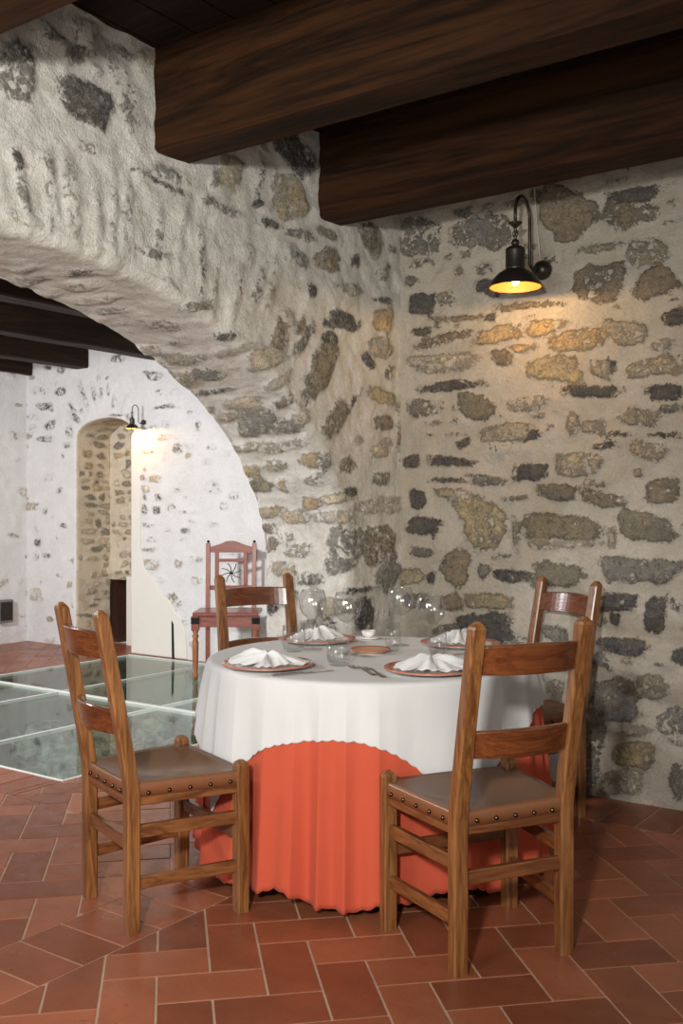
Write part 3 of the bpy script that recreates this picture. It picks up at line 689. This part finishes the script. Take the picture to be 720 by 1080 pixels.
# ------------------------------------------------------------------ chairs
def post_y(z): return -.100*(max(0, z-.43)/.555)**1.08
def make_chair(label, X, Y, fx, fy):
    """X, Y: middle of the back legs seen from the camera; (fx, fy) facing direction"""
    wx, wy = CT*fx-ST*fy, ST*fx+CT*fy
    rz = math.atan2(-wx, wy); x, y = W(X, Y)
    t = empty('dining_chair', (x, y, 0), rz, label, 'chair', 'rustic dining chairs around the table')
    RW, FW, D = .176, .218, .355
    for s in (-1, 1):
        bm = bmesh.new()
        path = [(s*RW, 0, .0, .96), (s*RW, 0, .20, 1), (s*RW, 0, .43, 1.0)]
        for i in range(1, 11):
            z = .43+.535*i/10; path.append((s*(RW-.002*i/10), post_y(z), z, 1-.006*i))
        path += [(s*RW*.99, post_y(.975), .973, .80), (s*RW*.99, post_y(.985), .986, .30)]
        sweep_rect(bm, path, .046, .042, .005)
        build('back_post', bm, M_post, t)
        bm = bmesh.new()
        sweep_rect(bm, [(s*FW, D, 0, .95), (s*FW, D, .1, 1), (s*FW, D, .468, 1), (s*FW, D, .478, .78), (s*FW, D, .486, .3)], .045, .043, .005)
        build('leg', bm, M_post, t)
        # side stretchers and side seat rail
        for z0, z1 in ((.285, .325), (.13, .168)):
            bm = bmesh.new()
            v8 = []
            for (yy, xx) in ((.018, s*(RW+.002)), (D-.018, s*(FW-.002))):
                for dx, dz in ((-.010, z0), (.010, z0), (.010, z1), (-.010, z1)): v8.append(bm.verts.new((xx+dx, yy, dz)))
            for f in ((0,1,2,3),(7,6,5,4),(0,4,5,1),(1,5,6,2),(2,6,7,3),(3,7,4,0)): bm.faces.new([v8[i] for i in f])
            bmesh.ops.recalc_face_normals(bm, faces=bm.faces); build('stretcher', bm, M_side, t, bevel=.003)
        bm = bmesh.new(); v8 = []
        for (yy, xx) in ((.018, s*(RW+.002)), (D-.018, s*(FW-.002))):
            for dx, dz in ((-.013, .385), (.013, .385), (.013, .442), (-.013, .442)): v8.append(bm.verts.new((xx+dx, yy, dz)))
        for f in ((0,1,2,3),(7,6,5,4),(0,4,5,1),(1,5,6,2),(2,6,7,3),(3,7,4,0)): bm.faces.new([v8[i] for i in f])
        bmesh.ops.recalc_face_normals(bm, faces=bm.faces); build('seat_rail', bm, M_side, t, bevel=.003)
    for (yy, hw, z0, z1) in ((0, RW, .245, .285), (D, FW, .225, .265)):
        bm = bmesh.new(); box(bm, -hw+.02, hw-.02, yy-.010, yy+.010, z0, z1); build('stretcher', bm, M_rail, t, bevel=.003)
    for (yy, hw) in ((0, RW), (D, FW)):
        bm = bmesh.new(); box(bm, -hw+.02, hw-.02, yy-.012, yy+.012, .385, .438); build('seat_rail', bm, M_rail, t, bevel=.003)
    # bowed back slats
    for zc, hh in ((.877, .040), (.640, .038)):
        n = 16; P = []
        bm = bmesh.new(); rings = []
        for i in range(n+1):
            u = -1+2*i/n; xx = u*(RW-.016); bow = -.042*(1-u*u); th = .011
            top = hh + .006*(1-u*u); ring = []
            for dy, dz in ((-th, -hh), (th, -hh), (th, top-.004), (th-.004, top), (-th+.004, top), (-th, top-.004)):
                z = zc+dz; ring.append(bm.verts.new((xx, post_y(z)+.006+bow+dy, z)))
            rings.append(ring)
        for A, B in zip(rings, rings[1:]):
            for k in range(6): bm.faces.new((A[k], A[(k+1) % 6], B[(k+1) % 6], B[k]))
        bm.faces.new(rings[0]); bm.faces.new(rings[-1][::-1]); bmesh.ops.recalc_face_normals(bm, faces=bm.faces)
        o = build('back_slat', bm, M_slat, t, bevel=.0015, seg=1)
    # leather seat: sling with wrapped edges
    nu, nv = 29, 25; P = np.zeros((nu, nv, 3))
    for i in range(nu):
        for j in range(nv):
            # wrap: outer two rings go down the rails
            a = (i-2)/(nu-5)*2-1; b = (j-2)/(nv-5)
            aa = min(1, max(-1, a)); bb_ = min(1, max(0, b))
            y = -.010 + bb_*(D+.020)
            hw = (RW + (FW-RW)*min(1, max(0, y/D))) + .012
            x = aa*hw
            z = .452 - .030*(1-aa*aa)*(4*bb_*(1-bb_))**.8 + .002*math.sin(9*x+5*y)
            z += .004
            drop = 0
            if a < -1.001 or a > 1.001: drop = max(drop, {1: .012, 0: .045}[min(1, min(i, nu-1-i))])
            if b < -.001 or b > 1.001: drop = max(drop, {1: .012, 0: .045}[min(1, min(j, nv-1-j))])
            if drop:
                x += (.004 if a > 1.001 else -.004 if a < -1.001 else 0); y += (.004 if b > 1.001 else -.004 if b < -.001 else 0)
            P[i, j] = (x, y, z-drop)
    se = grid_mesh('seat', P, M_leather, t)
    se.data.materials.append(M_leather_edge)
    mi = np.zeros((nu-1, nv-1), dtype=np.int32); mi[:2] = mi[-2:] = 1; mi[:, :2] = mi[:, -2:] = 1
    se.data.polygons.foreach_set('material_index', mi.reshape(-1))
    m = se.modifiers.new('t', 'SOLIDIFY'); m.thickness = .004; m.offset = -1
    # nails
    bmn = bmesh.new(); sphere(bmn, (0, 0, 0), .0068, 6, 1.); men = bpy.data.meshes.new('nail'); bmn.to_mesh(men); bmn.free(); men.materials.append(M_nail); men.shade_smooth()
    spots = []
    for s in (-1, 1):
        for k in range(5):
            y = .045+k*(D-.09)/4; spots.append((s*(RW+(FW-RW)*y/D+.018), y, .424))
    for k in range(5): spots.append((-.125+k*.0625, -.016, .424)); 
    for p in spots:
        o = bpy.data.objects.new('nail', men); link(o, t); o.location = p
    return t
make_chair('golden oak chair left of the table, nearest the glass floor, seen side on', -.7385, 3.2045, .823, .567)
make_chair('oak chair in the right foreground with its back to the viewer', .4845, 2.852, -.395, .919)
make_chair('oak chair standing between the table and the right stone wall', .915, 4.385, -.875, -.484)
x_ = make_chair('oak chair behind the table in front of the arch, facing the viewer', -.372, 4.70, .45, -.893)

# antique chair in the far room
def antique():
    x, y = W(-.885, 8.05); rz = TH + PI*0
    t = empty('antique_chair', (x, y, 0), rz, 'reddish carved antique chair with turned legs standing in the far room', 'chair')
    HW = .185; y0 = 0   # local: -y towards camera is the front
    for s in (-1, 1):
        bm = bmesh.new(); sweep_rect(bm, [(s*HW, 0, 0, 1), (s*HW, 0, .5, 1), (s*HW, .03, 1.03, .95)], .036, .034, .003); build('back_post', bm, M_maho, t)
        bm = bmesh.new(); sphere(bm, (s*HW, .03, 1.042), .012, 8); build('finial', bm, M_dark, t, True)
        bm = bmesh.new(); lathe(bm, [(.0, 0), (.018, 0), (.024, .03), (.016, .06), (.022, .10), (.024, .2), (.026, .28), (.018, .31), (.027, .33), (.018, .35), (.026, .37), (.018, .385), (.0, .385)], 16, s*.232, -.36, 0)
        build('leg', bm, M_maho_turn, t, True)
        bm = bmesh.new(); box(bm, s*.232-.03, s*.232+.03, -.39, -.33, .375, .485); build('leg_block', bm, M_mahoX, t, bevel=.004)
        bm = bmesh.new(); box(bm, s*.225-.012, s*.225+.012, -.34, -.02, .395, .455); build('seat_rail', bm, M_maho, t, bevel=.003)
        bm = bmesh.new(); box(bm, s*.232-.031, s*.232+.031, -.393, -.387, .425, .475); build('iron_strap', bm, M_dark, t, bevel=.002)
    bm = bmesh.new(); box(bm, -.25, .25, -.40, .015, .485, .515); build('seat', bm, M_mahoX, t, bevel=.006)
    bm = bmesh.new(); box(bm, -.205, .205, -.378, -.352, .40, .485); build('seat_rail', bm, M_mahoX, t, bevel=.003)
    # crest with two sloping peaks
    pts = [(-.17, .955), (-.17, 1.0), (-.10, 1.02), (-.04, 1.045), (-.004, 1.05), (0, 1.03), (.004, 1.05), (.04, 1.045), (.10, 1.02), (.17, 1.0), (.17, .955)]
    bm = bmesh.new(); a = [bm.verts.new((x, .018, z)) for x, z in pts]; b = [bm.verts.new((x, .042, z)) for x, z in pts]
    bm.faces.new(a); bm.faces.new(b[::-1])
    for i in range(len(pts)): j = (i+1) % len(pts); bm.faces.new((a[j], a[i], b[i], b[j]))
    bmesh.ops.recalc_face_normals(bm, faces=bm.faces); build('crest_rail', bm, M_mahoX, t)
    for z0, z1, w in ((.88, .905, .11), (.655, .69, .17)):
        bm = bmesh.new(); box(bm, -w, w, .012, .034, z0, z1); build('back_rail', bm, M_mahoX, t, bevel=.003)
    for s in (-1, 1):
        bm = bmesh.new(); box(bm, s*.115-.016, s*.115+.016, .012, .034, .69, .955); build('back_slat', bm, M_maho, t, bevel=.003)
    bm = bmesh.new()
    for k in range(8):
        a = PI*k/4+.1; tube(bm, [(.0, .02, .79), (.045*math.cos(a), .02, .79+.045*math.sin(a)), (.085*math.cos(a+.2), .02, .79+.08*math.sin(a+.2))], .0035, 6)
    lathe(bm, [(0, -.006), (.014, -.006), (.014, .006), (0, .006)], 10, 0, .02, .79)
    build('back_ornament', bm, M_dark, t)
    return t
antique()

# ------------------------------------------------------------------ table and cloths
TX, TY, TZ, TR = .107, 3.78, .733, .595
wx, wy = W(TX, TY)
tb = empty('round_table', (wx, wy, 0), TH, 'round dining table hidden under white and coral tablecloths', 'table')
bm = bmesh.new(); lathe(bm, [(0, TZ-.03), (TR-.01, TZ-.03), (TR, TZ-.02), (TR, TZ-.004), (TR-.004, TZ), (0, TZ)], 64); build('tabletop', bm, M_rail, tb)
bm = bmesh.new(); lathe(bm, [(0, .06), (.05, .06), (.06, .1), (.04, .2), (.05, .4), (.07, .66), (.09, TZ-.031), (0, TZ-.031)], 24); build('pedestal', bm, M_post, tb, True)
for k in range(4):
    a = PI/4+PI/2*k; bm = bmesh.new()
    tube(bm, [(.03*math.cos(a), .03*math.sin(a), .10), (.25*math.cos(a), .25*math.sin(a), .07), (.45*math.cos(a), .45*math.sin(a), .022)], [.03, .026, .02], 8); build('foot', bm, M_post, tb)
fr_ = random.Random(5)
comps = [(13, 1.0, fr_.uniform(0, 6)), (19, .8, fr_.uniform(0, 6)), (29, .5, fr_.uniform(0, 6)), (7, .5, fr_.uniform(0, 6)), (41, .22, fr_.uniform(0, 6))]
def fold(th, dr):
    s = sum(a*math.sin(n*th+p+.5*math.sin(3*th+p)+ .35*dr*math.sin(5*th)) for n, a, p in comps)/2.0
    s = .5+.5*max(-1, min(1, s)); pl = 1-abs(math.sin(th*15.5+1.3*math.sin(3*th)+.8*math.sin(7*th))); return .62*s+.38*pl**.8
def angd(a, b): return (math.degrees(a)-b+180) % 360-180
def room(th):                           # how far the cloth may swing out before it meets a chair
    k = 1.
    for c_, w, am in ((-52, 20, .85), (-72, 16, .9), (23, 14, .85), (40, 16, .85), (205, 22, .25), (232, 14, .35), (118, 20, .3)):
        k *= 1-am*math.exp(-(angd(th, c_)/w)**2)
    return k
def cloth_radius(th, dr, white):
    r = TR+.006
    k = min(1, dr/.69)
    amp = (.085 if white else .095)*k**(.55 if white else .7)*room(th)
    r += amp*fold(th, dr) + .012*k*room(th)
    if white:
        r += .0055 + (.03*min(1, dr/.3)*math.exp(-(angd(th, 182)/24)**2)) + .022*min(1, dr/.15)*math.exp(-(angd(th, -8)/14)**2)*room(th)
    return r
def hem_white(th):
    ph = th-math.radians(166); ox, oy = .02, .012
    c, s = math.cos(ph), math.sin(ph); a = .765
    # square centred at (ox, oy) in the turned frame (towards the left corner)
    ks = []
    if c > 1e-6: ks.append((a+ox)/c)
    if c < -1e-6: ks.append((-a+ox)/c)
    if s > 1e-6: ks.append((a+oy)/s)
    if s < -1e-6: ks.append((-a+oy)/s)
    d = min(ks)-TR
    cap = .42 if abs(angd(th, 301)) < 45 else .54
    if d > cap-.08: d = cap-.08+ .08*(1-math.exp(-(d-cap+.08)/.08))
    return d
def cloth(name, white, mat, label, cat):
    n = 1100; P = []
    ntop, nd = 14, 46
    arr = np.zeros((n, ntop+nd, 3)); topz = TZ+(.0065 if white else .0025)
    for i in range(n):
        th = 2*PI*i/n; c, s = math.cos(th), math.sin(th)
        if white:
            L = hem_white(th); L += .005*abs(math.sin(th*58)) - .003 + .006*math.sin(9*th)
        else:
            L = .688 + .012*math.sin(7*th+1) + .010*math.sin(13*th) + .008*math.sin(23*th+2) + .006*abs(math.sin(th*48)); L = min(L, .715)
        for j in range(ntop):
            r = (TR-.012)*((j/(ntop-1))**.8) if j else .0005
            arr[i, j] = (r*c, r*s, topz)
        for j in range(nd):
            dr = L*((j+1)/nd)**1.15
            if dr < .012:
                a = dr/.012*PI/2; r0 = cloth_radius(th, 0, white); r = (TR-.012)+(r0-TR+.012)*math.sin(a); z = topz-.010*(1-math.cos(a))
            else:
                r = cloth_radius(th, dr-.012, white); z = topz-.010-(dr-.012)
            arr[i, ntop+j] = (r*c, r*s, z)
    o = grid_mesh(name, arr, mat, wrap=True)
    o.location = (wx, wy, 0); o.rotation_euler = (0, 0, TH)
    m = o.modifiers.new('t', 'SOLIDIFY'); m.thickness = .0016; m.offset = 0
    return tag(o, label, cat)
cloth('tablecloth', False, M_red, 'coral red scalloped tablecloth hanging to the floor under the white one', 'tablecloth')
cloth('tablecloth', True, M_white, 'white scalloped tablecloth draped over the coral cloth on the round table', 'tablecloth')
ZT = TZ+.0078

# ------------------------------------------------------------------ tableware
def plate_proto(X, Y, label, R=.158):
    x, y = W(X, Y)
    t = empty('plate', (x, y, ZT), TH, label, 'plate', 'coral rimmed plates on the table')
    bm = bmesh.new(); k = R/.158
    lathe(bm, [(0, 0), (.085*k, 0), (.09*k, .002), (.150*k, .013), (.1575*k, .0165), (.156*k, .0185), (.125*k, .0125), (.10*k, .0065), (0, .0055)], 64); build('dish', bm, M_china, t, True)
    bm = bmesh.new(); lathe(bm, [(.128*k, .0137), (.1575*k, .0205), (.1595*k, .0185), (.1585*k, .016), (.152*k, .0150)], 64); build('rim', bm, M_terra, t, True)
    return t
plate_proto(-.255, 3.475, 'coral rimmed plate with folded napkin, nearest the left oak chair')
plate_proto(.30, 3.375, 'coral rimmed plate with folded napkin, at the front right beside the forks')
plate_proto(-.10, 4.155, 'coral rimmed plate at the back left of the table below two wine glasses')
plate_proto(.475, 4.03, 'coral rimmed plate at the back right of the table near the wall')
def napkin(X, Y, z, seed, spread, tall, label, rot=0):
    """folded linen napkin: overlapping fan leaves gathered in the middle"""
    r = random.Random(seed); x, y = W(X, Y); bm = bmesh.new()
    leaves = []
    for k in range(7):
        leaves.append((k*2*PI/7+r.uniform(-.25, .25), r.uniform(.7, 1.)))
    for li, (a, sc_) in enumerate(leaves):
        n, m = 10, 9; g = []
        ht = r.uniform(.45, 1.15); half = r.uniform(.36, .60); L = spread*sc_; ph = r.uniform(0, 6)
        for i in range(n+1):
            row = []
            u = i/n
            for j in range(m+1):
                v_ = -1+2*j/m
                w = half*math.sin(min(1, u*1.3+.08)*PI/2)
                rr_ = L*u*(1-.12*v_*v_); ang = a+v_*w*.9
                ridge = (1-abs(v_))*tall*ht*(.30+.70*math.sin(PI*min(1, u*.9+.12)))*r.uniform(.85, 1.15)
                pleat = .006*math.sin(j*2.2+ph)*u
                zz = .004+ridge*(1-.55*u)+pleat+.002*li*(1-u)
                row.append(bm.verts.new((rr_*math.cos(ang), rr_*math.sin(ang)*.92, max(.001, zz))))
            g.append(row)
        for i in range(n):
            for j in range(m): bm.faces.new((g[i][j], g[i+1][j], g[i+1][j+1], g[i][j+1]))
    o = build('napkin', bm, M_nap, None, True)
    m_ = o.modifiers.new('t', 'SOLIDIFY'); m_.thickness = .0022; m_.offset = 1
    s_ = o.modifiers.new('s', 'SUBSURF'); s_.levels = s_.render_levels = 1
    o.location = (x, y, z); o.rotation_euler = (0, 0, TH+rot)
    return tag(o, label, 'napkin', 'folded white napkins on the plates')
napkin(-.255, 3.475, ZT+.0135, 1, .155, .055, 'folded white napkin on the plate nearest the left chair')
napkin(.30, 3.375, ZT+.0135, 2, .158, .060, 'folded white napkin on the plate beside the two forks')
napkin(-.10, 4.16, ZT+.0135, 3, .130, .070, 'folded white napkin on the back left plate behind a tumbler')
napkin(.475, 4.03, ZT+.0135, 4, .130, .090, 'tall peaked white napkin on the back right plate near the wall')
def wine_glass(X, Y, label):
    x, y = W(X, Y); t = empty('wine_glass', (x, y, ZT), 0, label, 'glass', 'balloon wine glasses on the table')
    bm = bmesh.new()
    lathe(bm, [(0, .002), (.034, .0015), (.036, .001), (.036, .003), (.02, .005), (.006, .010), (.0042, .03), (.004, .105), (.006, .119), (0, .1205)], 28); build('stem', bm, M_crystal, t, True)
    prof = [(0, .120), (.010, .1215), (.026, .128), (.042, .143), (.0515, .163), (.0545, .184), (.0525, .205), (.047, .224), (.0425, .236)]
    inner = [(max(0, r-.0014), z+(.002 if r < .03 else .0004)) for r, z in prof][::-1]; inner[0] = (.0414, .2355)
    bm = bmesh.new(); lathe(bm, prof+inner, 40); bmesh.ops.recalc_face_normals(bm, faces=bm.faces); build('bowl', bm, M_crystal, t, True)
wine_glass(-.112, 3.93, 'balloon wine glass at the far left of the table set')
wine_glass(.022, 3.80, 'balloon wine glass standing behind the front tumbler')
wine_glass(.238, 4.06, 'balloon wine glass at the back, left one of the right pair')
wine_glass(.328, 3.70, 'balloon wine glass behind the front right plate, right of the pair')
def tumbler(X, Y, label, h=.088, r=.038):
    x, y = W(X, Y); bm = bmesh.new()
    prof = [(0, 0), (r*.82, 0), (r*.92, .004), (r*1.10, h*.3), (r*1.12, h*.5), (r, h)]
    inner = [(r-.002, h), (r*1.08, h*.5), (r*1.05, h*.3), (r*.85, .012), (0, .010)]
    lathe(bm, prof+inner, 36); bmesh.ops.recalc_face_normals(bm, faces=bm.faces)
    o = build('tumbler', bm, M_crystal, None, True); o.location = (x, y, ZT); tag(o, label, 'glass', 'water tumblers on the table')
tumbler(-.010, 3.54, 'stemless water tumbler at the front between the two front plates')
tumbler(-.185, 3.90, 'water tumbler behind the left napkin in front of the back left plate', .10, .042)
tumbler(.365, 3.83, 'water tumbler in front of the back right plate', .085, .034)
tumbler(.20, 3.92, 'slim water tumbler at the foot of the right pair of wine glasses', .11, .027)
# side dish and saucer
x, y = W(.11, 3.86); t = empty('side_dish', (x, y, ZT), TH, 'small oval terracotta side dish in the middle of the table', 'dish')
bm = bmesh.new(); lathe(bm, [(0, 0), (.05, 0), (.074, .010), (.078, .014), (.072, .013), (.05, .006), (0, .005)], 40); build('bowl', bm, M_terra_in, t, True)
bm = bmesh.new(); lathe(bm, [(.070, .0135), (.0775, .0165), (.0795, .014), (.077, .012)], 40); build('rim', bm, M_terra, t, True)
x, y = W(.115, 4.27); t = empty('saucer', (x, y, ZT), TH, 'small white saucer with a little white bowl at the back edge of the table', 'saucer')
bm = bmesh.new(); lathe(bm, [(0, 0), (.03, 0), (.055, .009), (.053, .011), (.03, .004), (0, .003)], 32); build('plate', bm, M_china, t, True)
bm = bmesh.new(); lathe(bm, [(0, .005), (.012, .005), (.026, .02), (.030, .036), (.028, .036), (.024, .021), (0, .009)], 28); build('bowl', bm, M_china, t, True)
# cutlery
def strip(bm, secs):                    # secs: (y, half width, z, thickness, bend)
    rings = []
    for (yy, hw, z, th) in secs: rings.append([bm.verts.new(p) for p in ((-hw, yy, z), (hw, yy, z), (hw, yy, z+th), (-hw, yy, z+th))])
    for A, B in zip(rings, rings[1:]):
        for k in range(4): bm.faces.new((A[k], A[(k+1) % 4], B[(k+1) % 4], B[k]))
    bm.faces.new(rings[0][::-1]); bm.faces.new(rings[-1]); bmesh.ops.recalc_face_normals(bm, faces=bm.faces)
def fork(X, Y, fx, fy, label):
    wx_, wy_ = CT*fx-ST*fy, ST*fx+CT*fy; x, y = W(X, Y)
    t = empty('fork', (x, y, ZT), math.atan2(-wx_, wy_), label, 'fork', 'forks on the white tablecloth')
    bm = bmesh.new(); strip(bm, [(-.10, .008, .001, .0022), (-.085, .010, .001, .0025), (-.04, .0055, .004, .003), (.02, .003, .011, .003), (.035, .006, .010, .0025), (.045, .012, .007, .002), (.055, .0125, .005, .002)]); build('handle', bm, M_steel, t, bevel=.0008, seg=1)
    for k in range(4):
        bm = bmesh.new(); xo = -.0098+.0065*k
        rings = []
        for (yy, hw, z) in ((.055, .0024, .005), (.075, .0020, .002), (.098, .0016, .006)): rings.append([bm.verts.new(p) for p in ((xo-hw, yy, z), (xo+hw, yy, z), (xo+hw, yy, z+.0018), (xo-hw, yy, z+.0018))])
        for A, B in zip(rings, rings[1:]):
            for q in range(4): bm.faces.new((A[q], A[(q+1) % 4], B[(q+1) % 4], B[q]))
        bm.faces.new(rings[0][::-1]); bm.faces.new(rings[-1]); build('tine', bm, M_steel, t)
def knife(X, Y, fx, fy, label):
    wx_, wy_ = CT*fx-ST*fy, ST*fx+CT*fy; x, y = W(X, Y)
    t = empty('knife', (x, y, ZT), math.atan2(-wx_, wy_), label, 'knife', 'knives on the white tablecloth')
    bm = bmesh.new(); strip(bm, [(-.115, .007, .001, .004), (-.10, .0095, .001, .006), (-.03, .007, .001, .006), (0, .006, .001, .005)]); build('handle', bm, M_steel, t, bevel=.001, seg=1)
    bm = bmesh.new(); strip(bm, [(0, .0055, .001, .003), (.02, .009, .001, .002), (.09, .0095, .001, .0018), (.112, .006, .001, .0015), (.118, .001, .001, .001)]); build('blade', bm, M_steel, t)
knife(-.128, 3.355, .86, .50, 'steel knife lying in front of the left plate')
fork(.108, 3.36, -.32, .94, 'steel fork lying closest to the front right plate')
fork(.070, 3.40, -.40, .91, 'steel fork lying left of the other fork near the front tumbler')
fork(-.33, 3.73, .82, .57, 'steel fork lying behind the left plate')
knife(.50, 3.84, -.8, -.55, 'steel knife lying in front of the back right plate')

# ------------------------------------------------------------------ wall lamps
def arm_lamp(x, y, z, k, label, sx, power, lit):
    """z: rim of the shade; y: wall plane; the arm reaches out towards -y"""
    t = empty('wall_lamp', (x, y, z), 0, label, 'lamp'); o_ = -.265*k
    bm = bmesh.new(); lathe(bm, [(0, -.0), (.045*k, 0), (.045*k, .008*k), (.040*k, .022*k), (.028*k, .036*k), (.012*k, .043*k), (0, .044*k)], 28)
    bmesh.ops.rotate(bm, cent=(0, 0, 0), matrix=Matrix.Rotation(PI/2, 3, 'X'), verts=bm.verts); bmesh.ops.translate(bm, vec=(.012*k, 0, .125*k), verts=bm.verts)
    build('wall_plate', bm, M_iron, t, True)
    bm = bmesh.new(); pts = [(.01*k, -.03*k, .12*k), (.005*k, -.085*k, .10*k), (0, -.115*k, .13*k), (0, -.115*k, .32*k)]
    rr_ = -.5*(o_+.115*k); cy_ = (o_-.115*k)/2
    for i in range(1, 12):
        a = PI*i/12; pts.append((0, cy_+rr_*math.cos(a), .33*k+.09*k*math.sin(a)))
    pts += [(0, o_, .33*k), (0, o_, .29*k)]
    tube(bm, pts, .0075*k, 10); build('arm', bm, M_iron, t, True)
    bm = bmesh.new(); lathe(bm, [(0, .262*k), (.008*k, .262*k), (.018*k, .272*k), (.030*k, .282*k), (.030*k, .286*k), (.010*k, .288*k), (0, .290*k)], 20, 0, o_, 0); build('arm_cap', bm, M_iron, t, True)
    for i, (zz, ax) in enumerate(((.252, 0), (.236, 1), (.220, 0))):
        bm = bmesh.new(); tube(bm, [((.012*math.cos(a) if ax else 0)*k, o_+(0 if ax else .012*math.cos(a))*k, (zz+.014*math.sin(a))*k) for a in [2*PI*q/14 for q in range(14)]], .0028*k, 6, True); build('chain_link', bm, M_iron, t, True)
    bm = bmesh.new(); sphere(bm, (0, o_, .196*k), .018*k, 10); build('ball', bm, M_iron, t, True)
    bm = bmesh.new(); lathe(bm, [(0, .178*k), (.030*k, .178*k), (.042*k, .170*k), (.044*k, .160*k), (.043*k, .155*k), (.043*k, .085*k), (.046*k, .075*k), (.040*k, .070*k), (0, .07*k)], 28, 0, o_, 0); build('socket_cap', bm, M_iron, t, True)
    outer = [(.038, .080), (.055, .072), (.078, .058), (.098, .036), (.112, .012), (.116, 0)]
    bm = bmesh.new(); lathe(bm, [(r*k, z_*k) for r, z_ in outer], 44, 0, o_, 0); lathe(bm, [(.112*k, .0), (.119*k, -.003*k), (.119*k, .002*k), (.116*k, .003*k)], 44, 0, o_, 0)
    sh = build('lamp_shade', bm, M_iron, t, True)
    bm = bmesh.new(); lathe(bm, [(max(.0, r-.003)*k, (z_-.0015)*k) for r, z_ in outer][::-1]+[(0, .077*k)], 44, 0, o_, 0)
    build('shade_lining', bm, M_shade_in, sh, True)
    bm = bmesh.new(); sphere(bm, (0, o_, .030*k), .019*k, 10, 1.25); build('bulb', bm, lit, t, True)
    l = bpy.data.lights.new('lamp_light', 'POINT'); l.energy = power; l.color = (1., .62, .27); l.shadow_soft_size = .02*k
    lo = bpy.data.objects.new('lamp_light', l); link(lo, t); lo.location = (0, o_, .004*k)
    return t
arm_lamp(.774, -.015, 2.277, 1., 'dark bronze gooseneck wall lamp lit on the right stone wall', 0, 8, M_bulb)
arm_lamp(-3.93, 1.96, 2.02, .5, 'small lit wall lamp beside the arched doorway in the far room', 0, 6, M_bulb_far)
bm = bmesh.new(); pts = [(.745, -.03, 3.0), (.75, -.028, 2.8), (.765, -.026, 2.6), (.782, -.03, 2.44)]
tube(bm, pts, .0028, 6); cbl = build('cable', bm, M_wire, None, True); tag(cbl, 'thin pale cable running up the stone wall from the lamp', 'cable')
# metal box on the left end wall
x, y = -5.598, 1.70
t = empty('electric_box', (x, y, .32), 0, 'small grey metal box on the end wall at far left edge', 'box')
bm = bmesh.new(); box(bm, 0, .06, -.08, .08, -.11, .11); build('casing', bm, M_box, t, bevel=.006)
bm = bmesh.new(); box(bm, .06, .066, -.065, .065, -.09, .09); build('cover', bm, M_iron, t, bevel=.003)

# ------------------------------------------------------------------ light
def area(name, loc, target, size, power, col, shape='DISK'):
    l = bpy.data.lights.new(name, 'AREA'); l.shape = shape; l.size = size; l.energy = power; l.color = col
    o = bpy.data.objects.new(name, l); link(o); o.location = loc
    o.rotation_euler = (Vector(target)-Vector(loc)).to_track_quat('-Z', 'Y').to_euler(); return o
fx_, fy_ = W(-.45, -.25)
tx_, ty_ = W(-.85, 4.2)
l = bpy.data.lights.new('flash', 'SPOT'); l.energy = 450; l.color = (1, .968, .91); l.shadow_soft_size = .09; l.spot_size = math.radians(96); l.spot_blend = 1.
o = bpy.data.objects.new('flash', l); link(o); o.location = (fx_, fy_, 1.80)
o.rotation_euler = (Vector((tx_, ty_, 1.1))-Vector((fx_, fy_, 1.80))).to_track_quat('-Z', 'Y').to_euler()
area('far_room_lamp', (-3.0, -2.6, 2.35), (-3.2, 1.9, 1.0), .5, 150, (.97, .97, 1.))
fx2, fy2 = W(-1.6, .9)
area('side_fill', (fx2, fy2, 1.5), (-.1, -1.8, 2.1), 1.2, 34, (1., .975, .93))  # added soft fill that brightens the arch wall, not a fixture of the room
area('pit_fill', (-1.4, .3, -.12), (-3.2, .3, -.75), .4, 4.5, (.95, 1., .97))  # added fill to bring up the rubble, no lamp known down here
w = bpy.data.worlds.new('world'); sc.world = w; w.use_nodes = True
w.node_tree.nodes['Background'].inputs[0].default_value = (1, .95, .89, 1); w.node_tree.nodes['Background'].inputs[1].default_value = .34
